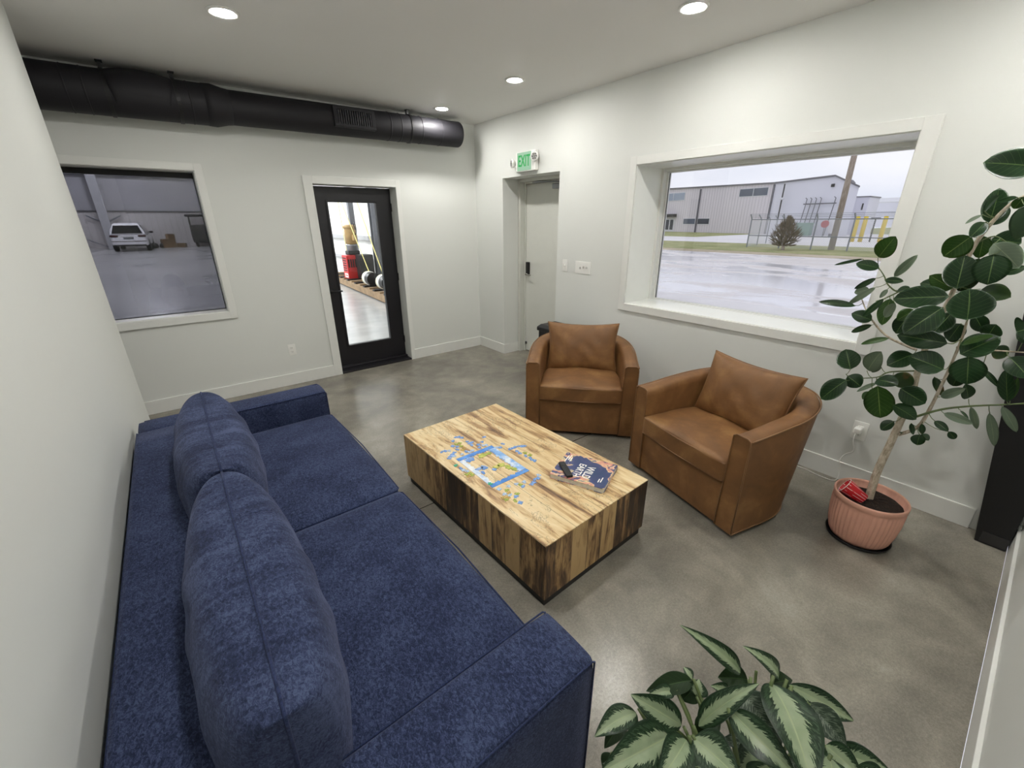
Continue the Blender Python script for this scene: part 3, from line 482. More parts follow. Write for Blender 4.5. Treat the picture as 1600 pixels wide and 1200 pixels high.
t = plate('power_outlet', 'white duplex power outlet behind the potted tree with a charger plugged in', 'outlet', (0, -4.447, 0.388), 'y', .07, .115, 'power outlets')
obj('cover_plate', rbox(0.040, 0.003, 0.064, 0.0025, 6, c=(0, -0.003, 0)), M_white, t); receptacle(t)
t = thing('phone_charger', 'white charger block with a thin trailing cord, plugged in behind the potted tree', 'charger', (0, -4.447, 0.388))
obj('plug', rbox(0.024, 0.02, 0.019, 0.006, 6, c=(-0.033, 0.005, 0.012)), M_white, t, smooth=True)
obj('cable', tube(NB(), smooth_path([(-0.05, 0.01, 0.0), (-0.07, 0.005, -0.06), (-0.05, -0.01, -0.13), (-0.035, 0.03, -0.18), (-0.05, 0.045, -0.23), (-0.04, 0.03, -0.30), (-0.06, 0.03, -0.375), (-0.07, 0.10, -0.3845), (-0.05, 0.24, -0.3845), (-0.06, 0.42, -0.3845)], 6), 0.0025, 6), M_white, t, smooth=True)
t = plate('light_switch', 'narrow white single switch plate beside the exit door', 'switch', (0, -1.664, 1.249), 'y', .07, .12)
obj('cover_plate', rbox(0.037, 0.003, 0.061, 0.0025, 6, c=(0, -0.003, 0)), M_white, t); obj('toggle', rbox(0.005, 0.009, 0.011, 0.002, 4, c=(0, -0.012, 0.004)), M_white, t)
t = plate('light_switch', 'wide white three-gang switch plate to the right of the single switch', 'switch', (0, -1.921, 1.243), 'y', .07, .12)
obj('cover_plate', rbox(0.105, 0.003, 0.061, 0.0025, 6, c=(0, -0.003, 0)), M_white, t)
for i, x in enumerate((-0.03, 0.015, 0.06)): obj('toggle', rbox(0.005, 0.009, 0.011, 0.002, 4, c=(x, -0.012, 0.004 if i else -0.004)), flat('switch toggle', 'b9b8b2', 0.4), t)
# exit sign with two emergency lamp heads
t = thing('exit_sign', 'white illuminated exit sign with green letters and two lamp heads above the recessed door', 'exit sign', (0, -1.045, 2.30), -math.pi / 2)
obj('housing', rbox(0.165, 0.024, 0.098, 0.008, 8, c=(0, -0.026, 0)), M_white, t, smooth=False)
M_face = emit('lit sign face', 'bff2cb', 0.62); M_green = emit('lit green letters', '1fd060', 0.62)
f = obj('face_panel', B1(-0.135, 0.10, -0.0525, -0.0503, -0.088, 0.088), M_face, t)
text('letters', 'EXIT', 0.155, M_green, f, Matrix.Translation((-0.018, -0.0535, 0.0)) @ Matrix.Rotation(math.pi / 2, 4, 'X'), 0.001, 0.0025, 0.62, 1.02)
M_lamp = flat('lamp reflector', 'd8d8d4', 0.2, 0.3)
for s, x, rz in ((-1, -0.215, -0.5), (1, 0.165, 0.35)):
    hd = Matrix.Translation((x, -0.055, 0.03 if s > 0 else -0.005)) @ Matrix.Rotation(rz, 4, 'Z') @ Matrix.Rotation(math.pi / 2, 4, 'X')
    bm = NB(); lathe(bm, [(0.018, -0.035), (0.035, -0.02), (0.045, 0.0), (0.046, 0.012), (0.040, 0.014)], 28, M=hd); h_ = obj('lamp_head', bm, M_white, t, smooth=True)
    bm = NB(); lathe(bm, [(0.002, 0.0145), (0.038, 0.0145), (0.038, 0.016), (0.002, 0.016)], 28, M=hd); obj('lamp_lens', bm, M_lamp, h_)
    bm = NB()
    for k in range(7):
        a = k * math.pi / 3; r = 0.022 if k < 6 else 0
        lathe(bm, [(0.0005, 0.0165), (0.008, 0.0165), (0.008, 0.018), (0.0005, 0.018)], 10, cx=r * math.cos(a), cy=r * math.sin(a), M=hd)
    obj('lamp_diodes', bm, M_slot, h_)
    obj('lamp_arm', tube(NB(), [(x * 0.78, -0.03, -0.05), (x * 0.9, -0.045, -0.03), (x, -0.04, 0.0)], 0.007, 8), M_white, t)

# ================================================================ SOFA
sx, sy = -3.18, -3.18
S = thing('sofa', 'large navy blue fabric sofa with two seats and loose back cushions against the left wall', 'sofa', (sx, sy, 0))
Lc = lambda x, y, z: (x - sx, y - sy, z)
def sbox(name, x0, x1, y0, y1, z0, z1, r, n=12, fn=None, par=None, mat=None):
    o = obj(name, rbox((x1 - x0) / 2, (y1 - y0) / 2, (z1 - z0) / 2, r, n, fn, Lc((x0 + x1) / 2, (y0 + y1) / 2, (z0 + z1) / 2)), mat or M_blue, par or S, smooth=True); return o
def seam_tube(name, pts, par, r=0.0035, mat=None): return obj(name, tube(NB(), [Lc(*p) for p in pts], r, 6), mat or M_bluep, par, smooth=True)
SF = -2.685; SB = -3.69; YF0, YF1 = -2.075, -1.875; YN0, YN1 = -4.487, -4.285
ab = sbox('back_frame', SB, SB + 0.245, YN0 + .0, YF0, 0.06, 0.622, 0.014, 14)
seam_tube('piping', [(SB + .004, YN0 + .19, 0.615), (SB + .004, YF0, 0.615)], ab); seam_tube('piping', [(SB + .238, YN0 + .19, 0.617), (SB + .238, YF0, 0.617)], ab)
def arm_fn(p, q): return p + Vector((0, 0, 0.006 * (1 - q.y * q.y) if q.z > 0.9 else 0))
a1 = sbox('armrest', SB, SF, YF0, YF1, 0.06, 0.612, 0.022, 14, arm_fn)
a2 = sbox('armrest', SB, SF, YN0, YN1, 0.06, 0.612, 0.022, 14, arm_fn)
for a_, ya, yb in ((a1, YF0, YF1), (a2, YN0, YN1)):
    for y in (ya + 0.004, yb - 0.004): seam_tube('piping', [(SF - .006, y, 0.07), (SF - .005, y, 0.598), (SF - .016, y, 0.607), (SB + .03, y, 0.607)], a_, 0.003)
sbox('seat_base', SB + 0.23, SF - 0.02, YN1, YF0, 0.06, 0.30, 0.015, 8)
def seat_fn(p, q):
    z = p.z
    if q.z > 0: z += 0.022 * (1 - q.x ** 4) * (1 - q.y ** 4) + 0.004 * math.sin(5 * q.x + 3 * q.y) * (1 - q.y ** 2) * (1 - q.x ** 2)
    x = p.x + (0.018 * (1 - q.y ** 4) * (1 - q.z ** 2) if q.x > 0.8 else 0)
    return Vector((x, p.y + 0.006 * math.copysign(1, q.y) * (1 - q.x ** 2) * (1 - q.z ** 2) * (abs(q.y) > .95), z))
YS = -3.225
for y0, y1 in ((YS + 0.003, YF0 - 0.006), (YN1 + 0.006, YS - 0.003)):
    c = sbox('seat_cushion', SB + 0.27, SF + 0.0, y0, y1, 0.30, 0.455, 0.028, 24, seat_fn)
    for z in (0.440, 0.318): seam_tube('piping', [(SB + .35, y0 + .004, z), (SF - .02, y0 + .004, z), (SF - .001, y0 + 0.02, z), (SF + .014, (y0 + y1) / 2, z), (SF - .001, y1 - 0.02, z), (SF - .02, y1 - .004, z), (SB + .35, y1 - .004, z)], c, 0.0035)
for i, (y0, y1) in enumerate(((-3.285, -2.34), (-4.315, -3.305))):
    hw = (y1 - y0) / 2; bm, rim = pillow(hw, 0.210, 0.160, 30, 0.23, 0.025, 3 + i, 0.007)
    Mx = Matrix.Translation(Lc(-3.362, (y0 + y1) / 2, 0.452 + 0.200)) @ Matrix.Rotation(math.radians(1), 4, 'Y') @ Matrix.Rotation(math.pi / 2, 4, 'Z')
    for v in bm.verts: v.co = Mx @ v.co
    c = obj('back_cushion', bm, M_bluew, S, smooth=True, sub=1)
    obj('piping', ring_tube([Mx @ Vector(p) for p in rim], 0.004), M_bluep, c, smooth=True)
bm = NB()
for x in (SB + .08, SF - .08):
    for y in (YN0 + .08, YF1 - .08): obj('leg', B1(x - .03 - sx, x + .03 - sx, y - .03 - sy, y + .03 - sy, 0, 0.06), M_black, S)
bm.free()

# ================================================================ COFFEE TABLE
TX, TY, TA, TB, TR = -1.9556, -3.2205, 0.6777, 0.3923, 0.0294; TZ0, TZ1 = 0.05, 0.3667
T = thing('coffee_table', 'low block coffee table of spalted wood boards on a black plinth', 'coffee table', (TX, TY, 0), TR)
obj('tabletop', B1(-TB, TB, -TA, TA, TZ1 - 0.006, TZ1), M_top, T, bevel=0.001)
obj('side_boards', B1(-TB + .0004, TB - .0004, -TA + .0004, TA - .0004, TZ0, TZ1 - 0.006), M_side, T)
obj('plinth', B1(-TB + .012, TB - .012, -TA + .012, TA - .012, 0, TZ0), M_black, T)

# ================================================================ ARMCHAIRS
def chair(label, loc, rz):
    C = thing('tub_armchair', label, 'armchair', loc, rz, 'tan leather tub armchairs')
    Wd = 0.44
    def outline(t, D, W_, ins):
        """t 0..1 from left front around the back to right front; front edge on y=0, back at y=D"""
        s = 0.36 * D; a = W_ - ins; Dd = D - ins
        L1 = s; arc = math.pi / 2 * ((a + (Dd - s)) / 2) * 1.0; tot = 2 * L1 + 2 * arc; q = t * tot
        if q < L1: return Vector((-a, q, 0))
        if q > tot - L1: return Vector((a, tot - q, 0))
        th = (q - L1) / (2 * arc) * math.pi; n_ = 2.5
        cx_, sy_ = math.cos(math.pi - th), math.sin(math.pi - th)
        return Vector((a * math.copysign(abs(cx_) ** (2 / n_), cx_), s + (Dd - s) * abs(sy_) ** (2 / n_), 0))
    N = 64; rows = []; rimline = []; botline = []
    for i in range(N + 1):
        t = i / N; k = math.sin(math.pi * t) ** 1.5
        h = 0.628 + 0.075 * min(1, k * 1.15)
        Db, Dt = 0.68, 0.83
        def at(z, ins):
            f = max(0, (z - 0.03) / 0.65); D = Db + (Dt - Db) * f; W_ = Wd + 0.0 * f + 0.012 * k * f
            p = outline(t, D, W_, ins); return Vector((p.x, p.y, z))
        th = 0.105
        prof = [at(0.03, 0.0), at(0.12, 0.0), at(0.25, 0.0), at(0.38, 0.0), at(0.50, 0.0), at(h - 0.05, 0.0), at(h - 0.012, 0.001), at(h, 0.010), at(h + 0.006, 0.045), at(h, 0.090), at(h - 0.015, th), at(h - 0.05, th + 0.003), at(0.50, th + .006), at(0.42, th + .01), at(0.30, th + .01), at(0.03, th + .01)]
        rows.append(prof); rimline.append(at(h - 0.004, -0.001)); botline.append(at(0.034, -0.001))
    bm = NB(); V = [[bm.verts.new(p) for p in r] for r in rows]
    for a, b in zip(V, V[1:]):
        for j in range(len(a) - 1): bm.faces.new((a[j], a[j+1], b[j+1], b[j]))
        bm.faces.new((a[-1], a[0], b[0], b[-1]))
    bm.faces.new(V[0]); bm.faces.new(V[-1][::-1])
    sh = obj('tub_shell', bm, M_lea, C, smooth=True)
    m = sh.modifiers.new('edge split', 'EDGE_SPLIT'); m.split_angle = math.radians(50)
    obj('piping', tube(NB(), rimline, 0.005, 6), M_leap, sh, smooth=True)
    obj('piping', tube(NB(), botline, 0.004, 6), M_leap, sh, smooth=True)
    for t_, s in ((0, -1), (1, 1)):
        x = s * Wd; xi = s * (Wd - 0.105)
        obj('piping', tube(NB(), [(x, -.001, 0.034), (x, -.001, 0.60), (x - s * .003, -.001, 0.622), (x - s * 0.02, -.002, 0.634), (xi + s * 0.02, -.002, 0.634), (xi + s * .002, -.001, 0.622), (xi, -.001, 0.60), (xi - s * .008, -.001, 0.034)], 0.0045, 6), M_leap, sh, smooth=True)
    def fp(p, q): return p
    obj('front_panel', rbox(0.334, 0.03, 0.14, 0.006, 6, fp, (0, 0.036, 0.172)), M_lea, C, smooth=False)
    # seat cushion: D-shaped in plan
    def sc(p, q):
        x, y, z = p; b = (y + 0.285) / 0.57
        k = 1 - 0.20 * max(0, b - 0.45) ** 1.5 / 0.40
        x *= k; y += 0.012 * (1 - (q.x) ** 4) * (-1 if q.y < 0 else 0.5)
        if q.z > 0: z += 0.028 * (1 - q.x ** 2) * (1 - q.y ** 2 * .8) + 0.003 * math.sin(6 * q.x + 4 * q.y)
        return Vector((x, y, z))
    c = obj('seat_cushion', rbox(0.334, 0.285, 0.068, 0.022, 22, sc, (0, 0.270, 0.380)), M_lea, C, smooth=True)
    for z in (0.436, 0.326): obj('piping', tube(NB(), [(-0.328, 0.25, z), (-0.331, 0.02, z), (-0.322, -0.014, z), (0, -0.029, z), (0.322, -0.014, z), (0.331, 0.02, z), (0.328, 0.25, z)], 0.004, 6), M_leap, c, smooth=True)
    bm, rim = pillow(0.315, 0.218, 0.100, 26, 0.36, 0.09, 5, 0.005)
    Mx = Matrix.Translation((0.0, 0.50, 0.635)) @ Matrix.Rotation(math.radians(-17), 4, 'X')
    for v in bm.verts: v.co = Mx @ v.co
    c = obj('back_pillow', bm, M_lea, C, smooth=True, sub=1); obj('piping', ring_tube([Mx @ Vector(p) for p in rim], 0.005), M_leap, c, smooth=True)
    obj('swivel_base', lathe(NB(), [(0.30, 0.0), (0.31, 0.02), (0.30, 0.031)], 40, 0, 0.34), M_black, C)
    return C
def face(dx, dy): return math.atan2(dx, -dy)   # local -Y onto (dx,dy)
chair('tan leather tub armchair at the far corner of the table, standing before the black box', (-0.963, -2.84, 0), face(-0.737, -0.676))
chair('tan leather tub armchair under the picture window, nearest the potted tree', (-1.093, -3.806, 0), face(-0.971, 0.24))

# ================================================================ BLACK BOX, BLACK CABINET
t = thing('storage_box', 'black box with a chamfered lid standing on the floor behind the far armchair', 'box', (-0.175, -1.815, 0))
obj('body', rbox(0.13, 0.225, 0.285, 0.012, 6, None, (0, 0, 0.285)), M_black, t)
bm = NB(); vs = []
for z, k in ((0.57, 0.0), (0.61, 0.0), (0.640, 0.03)):
    vs.append([bm.verts.new(p) for p in ((-0.14 + k, 0.24 - k, z), (-0.14 + k, -0.24 + k, z), (0.14 - k, -0.24 + k, z), (0.14 - k, 0.24 - k, z))])
for a, b in zip(vs, vs[1:]):
    for k in range(4): bm.faces.new((a[k], a[(k+1) % 4], b[(k+1) % 4], b[k]))
bm.faces.new(vs[0][::-1]); bm.faces.new(vs[-1]); obj('lid', bm, M_black, t, bevel=0.006)
obj('round_badge', lathe(NB(), [(0.018, 0.640), (0.032, 0.640), (0.032, 0.644), (0.018, 0.644)], 24, 0.0, 0.13), flat('pale badge', 'b9a98c', 0.35, 0.4), t)

t = thing('tall_black_panel', 'tall black panel cabinet leaning in the corner behind the potted tree', 'cabinet', (0, -5.1, 0))
bm = NB(); v = [bm.verts.new(p) for p in ((-0.125, 0.004, 0.0), (-0.125, -0.115, 0.0), (-0.125, -0.115, 1.27), (-0.125, 0.185, 1.27), (-0.03, 0.004, 0.0), (-0.03, -0.115, 0.0), (-0.03, -0.115, 1.27), (-0.03, 0.185, 1.27))]
for f in ((0, 1, 2, 3), (7, 6, 5, 4), (0, 4, 5, 1), (3, 2, 6, 7), (0, 3, 7, 4), (1, 5, 6, 2)): bm.faces.new([v[i] for i in f])
obj('body', bm, M_black, t, bevel=0.004)
obj('kick_panel', B1(-0.130, -0.1255, -0.112, -0.012, 0.012, 0.075), flat('dark grey kick', '2c2b2c', 0.4), t)

# ================================================================ BOOK AND REMOTE
zt = TZ1
bx = Vector((-1.777, -3.6272, zt)); ub = math.atan2(-0.922, 0.384)
# local +X = top edge of the cover, local +Y = far side (start of the text lines)
t = thing('book', 'thick paperback with blue and peach mountain cover titled WILD EARTH on the coffee table', 'book', bx, ub)
M_page = flat('page block', 'd9d5c8', 0.8, var=0.12, nscale=60)
obj('page_block', B1(-0.150, 0.150, -0.126, 0.124, 0.0018, 0.0285), M_page, t)
c = NT('mountain cover'); v = c.coord(); o = c.sep(v)
n1 = c.noise(c.comb(o[0], o[1], 0.0), 9, 4, 0.55, 0.8)
s_ = c.math('ADD', c.math('ADD', c.math('MULTIPLY', c.math('ABSOLUTE', c.math('ADD', o[1], c.math('MULTIPLY', o[0], 0.35))), 2.6), c.math('MULTIPLY', c.math('ABSOLUTE', c.math('SUBTRACT', o[0], 0.02)), 1.1)), c.math('MULTIPLY', c.math('SUBTRACT', n1, 0.5), 1.15))
col = c.ramp(s_, [(0.04, '2b3f66'), (0.20, '33406c'), (0.30, '454a76'), (0.32, 'e3d39a'), (0.35, 'd9a58a'), (0.41, 'c98478'), (0.44, '3a456f'), (0.50, '4a4d78'), (0.52, 'e6c8a0'), (0.60, 'cf8c80'), (0.68, '7d6080')])
M_cov = c.fin(col, 0.3, 0, 0.5)
bm = NB(); box(bm, -0.153, 0.153, -0.130, 0.130, 0.0285, 0.0302); box(bm, -0.153, 0.153, -0.130, 0.130, 0.0, 0.0018); box(bm, -0.153, 0.153, 0.1245, 0.130, 0.0018, 0.0285)
cov = obj('cover', bm, M_cov, t)
M_ink = flat('white ink', 'f2f0ea', 0.5, var=0.01)
for s, x in (('WILD', 0.030), ('EARTH', -0.022)):
    text('title', s, 0.062 if s == 'WILD' else 0.056, M_ink, cov, Matrix.Translation((x, -0.02, 0.0303)) @ Matrix.Rotation(-math.pi / 2, 4, 'Z'), 0.0001, 0.001, 0.80)
bm = NB()
for i, (x, y0, y1) in enumerate(((-0.128, 0.03, 0.10), (-0.115, 0.05, 0.11), (-0.102, 0.04, 0.085), (0.118, -0.08, -0.03), (0.106, -0.085, -0.05))): box(bm, x - 0.003, x + 0.003, y0, y1, 0.0302, 0.0305)
obj('small_print', bm, M_ink, cov)
rm = thing('remote_control', 'slim black remote control lying across the book', 'remote', (-1.868, -3.571, zt + 0.0308), math.atan2(-0.137, -0.068))
obj('body', rbox(0.074, 0.019, 0.008, 0.006, 10, None, (0, 0, 0.008)), M_black, rm, smooth=True)
M_btn = flat('dark buttons', '2d2d31', 0.5)
obj('ring_button', lathe(NB(), [(0.006, 0.0155), (0.012, 0.0155), (0.012, 0.0175), (0.006, 0.0175)], 24, -0.04, 0), M_btn, rm)
for i in range(3):
    for j in (-1, 1): obj('button', lathe(NB(), [(0.001, 0.0155), (0.0042, 0.0155), (0.0042, 0.0172), (0.001, 0.0172)], 14, -0.012 + i * 0.015, j * 0.008), M_btn, rm)

# ================================================================ JIGSAW
PC = {0: flat('sky blue piece', '6b9ada', 0.45, var=0.35, nscale=90), 1: flat('pale blue piece', 'a9c3e2', 0.45, var=0.25, nscale=90), 2: flat('leaf green piece', '9aa83c', 0.45, var=0.4, nscale=90), 3: flat('tan yellow piece', 'b99a4a', 0.45, var=0.4, nscale=90), 4: flat('emerald piece', '2fa886', 0.45, var=0.3, nscale=90)}
PN = {0: 'blue', 1: 'pale blue', 2: 'yellow green', 3: 'tan', 4: 'emerald green'}
def piece_mesh(seed, z0=0.0, z1=0.002, s=0.0092):
    rnd = random.Random(seed); out = []
    for k in range(4):
        sg = rnd.choice((1, 1, -1)); a = k * math.pi / 2; c_, s_ = math.cos(a), math.sin(a)
        for (x, y) in ((-1, -1), (-0.35, -0.95), (-0.22, -1 - .22 * sg), (-0.42, -1 - .5 * sg), (0, -1 - .72 * sg), (0.42, -1 - .5 * sg), (0.22, -1 - .22 * sg), (0.35, -0.95)):
            if sg < 0: y = -1 + (-(y) - 1) * -0.9 if False else y
            out.append((s * (x * c_ - y * s_), s * (x * s_ + y * c_)))
    bm = NB(); a = [bm.verts.new((x, y, z0)) for x, y in out]; b = [bm.verts.new((x, y, z1)) for x, y in out]
    n = len(a)
    for k in range(n): bm.faces.new((a[k], a[(k+1) % n], b[(k+1) % n], b[k]))
    bm.faces.new(b); bm.faces.new(a[::-1]); return bm
px0, px1, py0, py1 = -2.256, -1.995, -3.412, -3.042
t = thing('jigsaw_puzzle', 'partly assembled jigsaw puzzle, blue border frame with a few joined clusters inside', 'puzzle', ((px0 + px1) / 2, (py0 + py1) / 2, zt))
hx, hy = (px1 - px0) / 2, (py1 - py0) / 2
def scal(x0, x1, y0, y1, side, seed, amp=0.006, step=0.0085):
    """strip with a knobbly inner edge; side = which edge is inner"""
    rnd = random.Random(seed); bm = NB(); P = []
    horiz = side in ('T', 'B'); a0, a1 = (x0, x1) if horiz else (y0, y1); n = max(2, int((a1 - a0) / step)); inner = []
    for i in range(n + 1): inner.append((a0 + (a1 - a0) * i / n, rnd.uniform(-amp, amp) + (amp if i % 2 else -amp) * .6))
    top = {'T': y1, 'B': y0, 'R': x1, 'L': x0}[side]; base = {'T': y0, 'B': y1, 'R': x0, 'L': x1}[side]; prev = None
    for a, d in inner:
        p = (a, base) if horiz else (base, a); q = (a, top + d) if horiz else (top + d, a)
        col = [bm.verts.new((p[0], p[1], 0)), bm.verts.new((q[0], q[1], 0)), bm.verts.new((q[0], q[1], .002)), bm.verts.new((p[0], p[1], .002))]
        if prev:
            for k in range(4): bm.faces.new((prev[k], prev[(k+1) % 4], col[(k+1) % 4], col[k]))
        else: bm.faces.new(col)
        prev = col
    bm.faces.new(prev[::-1]); return bm
def sky(name, a, b, c_):
    q = NT(name); v = q.coord(); return q.fin(q.ramp(q.noise(v, 14, 4, 0.6), [(0.35, a), (0.5, b), (0.64, c_)]), 0.4)
M_bd = sky('deep blue border', '2f74c4', '3f86d6', '5f9be0'); M_bl = sky('cloudy blue border', '5a98dd', '8fb8e6', 'dfe8f2'); M_wh = sky('white border', '9fbfe6', 'dfe6ee', 'f1f1ee'); M_gn = sky('green cluster print', '7d8f2c', 'a8b243', 'd6cf6a'); M_bc = sky('blue cluster print', '4d7fc6', '6c98d6', 'a9c3e8')
obj('border_strip', scal(-hx, hx, -hy, -hy + 0.030, 'T', 1), M_bd, t)
obj('border_strip', scal(-hx, hx, hy - 0.034, hy, 'B', 2), M_bd, t)
obj('border_strip', scal(hx - 0.050, hx, -hy + 0.032, hy - .034, 'L', 3, 0.009), M_bl, t)
obj('border_strip', scal(-hx, -hx + 0.030, -hy + 0.032, hy - .034, 'R', 4), M_wh, t)
def cluster(x, y, rx, ry, m, seed):
    rnd = random.Random(seed); x -= (px0 + px1) / 2; y -= (py0 + py1) / 2; n = 26; bm = NB(); A_ = []; B_2 = []
    for k in range(n):
        a = 2 * math.pi * k / n; r = 1 + rnd.uniform(-.22, .22); p = (x + rx * r * math.cos(a), y + ry * r * math.sin(a)); A_.append(bm.verts.new((*p, 0))); B_2.append(bm.verts.new((*p, .0021)))
    for k in range(n): bm.faces.new((A_[k], A_[(k+1) % n], B_2[(k+1) % n], B_2[k]))
    bm.faces.new(B_2); bm.faces.new(A_[::-1]); obj('joined_cluster', bm, m, t)
cluster(-2.195, -3.098, 0.030, 0.024, M_bc, 1); cluster(-2.108, -3.108, 0.030, 0.020, M_gn, 2); cluster(-2.062, -3.112, 0.014, 0.014, M_gn, 9); cluster(-2.205, -3.215, 0.028, 0.012, M_bc, 3); cluster(-2.178, -3.222, 0.020, 0.022, M_bc, 4)
cluster(-2.118, -3.262, 0.022, 0.016, M_gn, 5); cluster(-2.085, -3.262, 0.022, 0.020, M_gn, 6); cluster(-2.066, -3.305, 0.018, 0.026, M_gn, 7); cluster(-2.052, -3.345, 0.016, 0.020, M_gn, 8); cluster(-2.143, -3.275, 0.012, 0.014, M_bc, 10); cluster(-2.212, -3.262, 0.010, 0.018, M_bc, 11)
pm = {}
rr = random.Random(11)
def region(x, y):
    if y > -3.02:
        for lim, nm in ((-2.19, 'beyond the far frame edge, by the sofa-side corner'), (-2.10, 'beyond the middle of the far frame edge'), (9, 'beyond the far frame edge, by the armchair-side corner')):
            if x < lim: return (nm, nm)
    if x > -1.99 and y > -3.45:
        nm = 'right of the frame, at its far corner' if y > -3.12 else 'right of the frame, halfway along its armchair side'
        return (nm, nm)
    if x < -2.255 and y > -3.4:
        nm = 'left of the frame, near its far corner' if y > -3.12 else 'left of the frame, halfway along its sofa side'
        return (nm, nm)
    nm = 'between frame and table end, nearer the sofa' if x < -2.10 else 'between the frame and the book'
    return (nm, nm)
placed = []
for i, (x, y, k) in enumerate(PZ):
    if px0 - .008 < x < px1 + .008 and py0 - .008 < y < py1 + .008:
        if k != 4: y = py1 + 0.012 if y > -3.08 else y
    key = (i % 6, k)
    if key not in pm: 
        o = obj('jigsaw_piece', piece_mesh(i % 6 + 20), PC[k]); pm[key] = o.data
    else: o = bpy.data.objects.new('jigsaw_piece', pm[key]); COL.objects.link(o)
    for q in range(60):
        xx, yy = x + rr.uniform(-1, 1) * 0.0004 * q, y + rr.uniform(-1, 1) * 0.0004 * q
        if all((xx - a) ** 2 + (yy - b) ** 2 > 0.0205 ** 2 for a, b in placed): break
    placed.append((xx, yy)); inside = px0 - .01 < xx < px1 + .01 and py0 - .01 < yy < py1 + .01
    o.location = (xx, yy, zt + (0.0022 if inside else 0.0001)); o.rotation_euler = (0, 0, rr.uniform(0, 6.28))
    rg, gp = region(xx, yy)
    tag(o, 'loose %s jigsaw piece %s' % (PN[k], rg), 'puzzle piece', 'loose %s jigsaw pieces %s' % (PN[k], rg))

# ================================================================ LEAVES
def leafmat(name, base, base2, vein, rough=0.32, back=None):
    t = NT(name); tc = t.n.new('ShaderNodeUVMap'); o = t.sep(tc.outputs[0]); v = t.coord()
    ax = t.math('ABSOLUTE', t.math('SUBTRACT', o[0], 0.5))
    mid = t.math('LESS_THAN', ax, 0.016)
    q = t.math('FRACT', t.math('MULTIPLY', t.math('SUBTRACT', o[1], t.math('MULTIPLY', ax, 0.55)), 8.0))
    ve = t.math('LESS_THAN', t.math('ABSOLUTE', t.math('SUBTRACT', q, 0.5)), 0.035)
    n = t.noise(v, 9, 4); col = t.ramp(n, [(0.3, base), (0.7, base2)])
    col = t.mix(t.math('MULTIPLY', ve, 0.28), col, vein); col = t.mix(t.math('MULTIPLY', mid, 0.75), col, vein)
    t.fin(col, rough, 0, 0.45); return t.m
LM = [leafmat('dark green leaf', '1f3a20', '2c4f2a', '7d9a5c'), leafmat('mid green leaf', '31551f', '44692c', '93ad62'), leafmat('grey green leaf underside', '6d7f68', '80907a', 'a3b08f', 0.6)]
t_ = NT('browned leaf'); v = t_.coord(); LM.append(t_.fin(t_.ramp(t_.noise(v, 7, 4), [(0.45, '24401f'), (0.56, '3b5526'), (0.62, '8a5a30')]), 0.4))
def leaf(base, tip, w, up, fold=0.18, droop=0.10, n=12, m=6, shape=(0.9, 0.75), wave=0.0, seed=0):
    base, tip = Vector(base), Vector(tip); d = tip - base; L = d.length; d.normalize()
    nrm = Vector(up); nrm = (nrm - d * nrm.dot(d)).normalized(); sd = d.cross(nrm)
    bm = NB(); uv = bm.loops.layers.uv.new('UVMap'); g = []; rnd = random.Random(seed); ph = rnd.uniform(0, 6)
    for i in range(n + 1):
        t = i / n; prof = (math.sin(math.pi * t ** shape[0])) ** shape[1] if 0 < t < 1 else 0.0
        if i == 0: prof = 0.04
        row = []
        for j in range(-m, m + 1):
            s = j / m; x = s * w / 2 * prof
            z = abs(s) * fold * w / 2 * prof * 1.2 - droop * L * (2 * t - 1) ** 2 + wave * w * math.sin(7 * t + ph + (2 if j < 0 else 0)) * abs(s) ** 2 * prof
            row.append((bm.verts.new(base + d * (t * L) + sd * x + nrm * z), (s / 2 + 0.5, t)))
        g.append(row)
    for i in range(n):
        for j in range(2 * m):
            q = (g[i][j], g[i][j+1], g[i+1][j+1], g[i+1][j])
            try: f = bm.faces.new([a[0] for a in q])
            except ValueError: continue
            for lp, a in zip(f.loops, q): lp[uv].uv = a[1]
    # thickness
    me_ = bmesh.ops.solidify(bm, geom=bm.faces[:], thickness=0.0006); return bm
CAM = Vector((-3.33544, -4.9511, 1.69252))
# ================================================================ POTTED TREE
PX, PY, PH = -0.600, -4.672, 0.283
F = thing('potted_tree', 'leafy rubber-like tree with large oval leaves in a ribbed terracotta pot under the window', 'potted plant', (PX, PY, 0))
M_terra = flat('terracotta', 'dba691', 0.6, var=0.08, nscale=9)
ribs = lambda a, z: 1 + (0.016 * math.cos(44 * a) if 0.03 < z < PH - 0.045 else 0)
bm = lathe(NB(), [(0.118, 0.012), (0.130, 0.016), (0.138, 0.035), (0.150, 0.09), (0.158, 0.16), (0.160, PH - 0.05), (0.159, PH - 0.034), (0.163, PH - 0.030), (0.165, PH - 0.006), (0.162, PH), (0.157, PH), (0.154, PH - 0.01), (0.150, PH - 0.05), (0.10, PH - 0.052)], 264, mod=ribs)
obj('pot', bm, M_terra, F, smooth=True)
obj('saucer', lathe(NB(), [(0.136, 0.0), (0.144, 0.004), (0.151, 0.022), (0.148, 0.023), (0.142, 0.010), (0.05, 0.0105)], 60), M_black, F, smooth=True)
t_ = NT('potting soil'); v = t_.coord(); n_ = t_.noise(v, 70, 5, 0.8); t_.bump(n_, 1.0, 0.02); M_soil = t_.fin(t_.ramp(n_, [(0.35, '17110d'), (0.6, '3a2a20'), (0.75, '6a5440')]), 0.95)
bm = NB(); rnd = random.Random(2); lathe(bm, [(0.148, PH - 0.046), (0.12, PH - 0.036), (0.06, PH - 0.030), (0.001, PH - 0.028)], 40)
for v_ in bm.verts: v_.co.z += rnd.uniform(-.003, .003)
obj('soil', bm, M_soil, F)
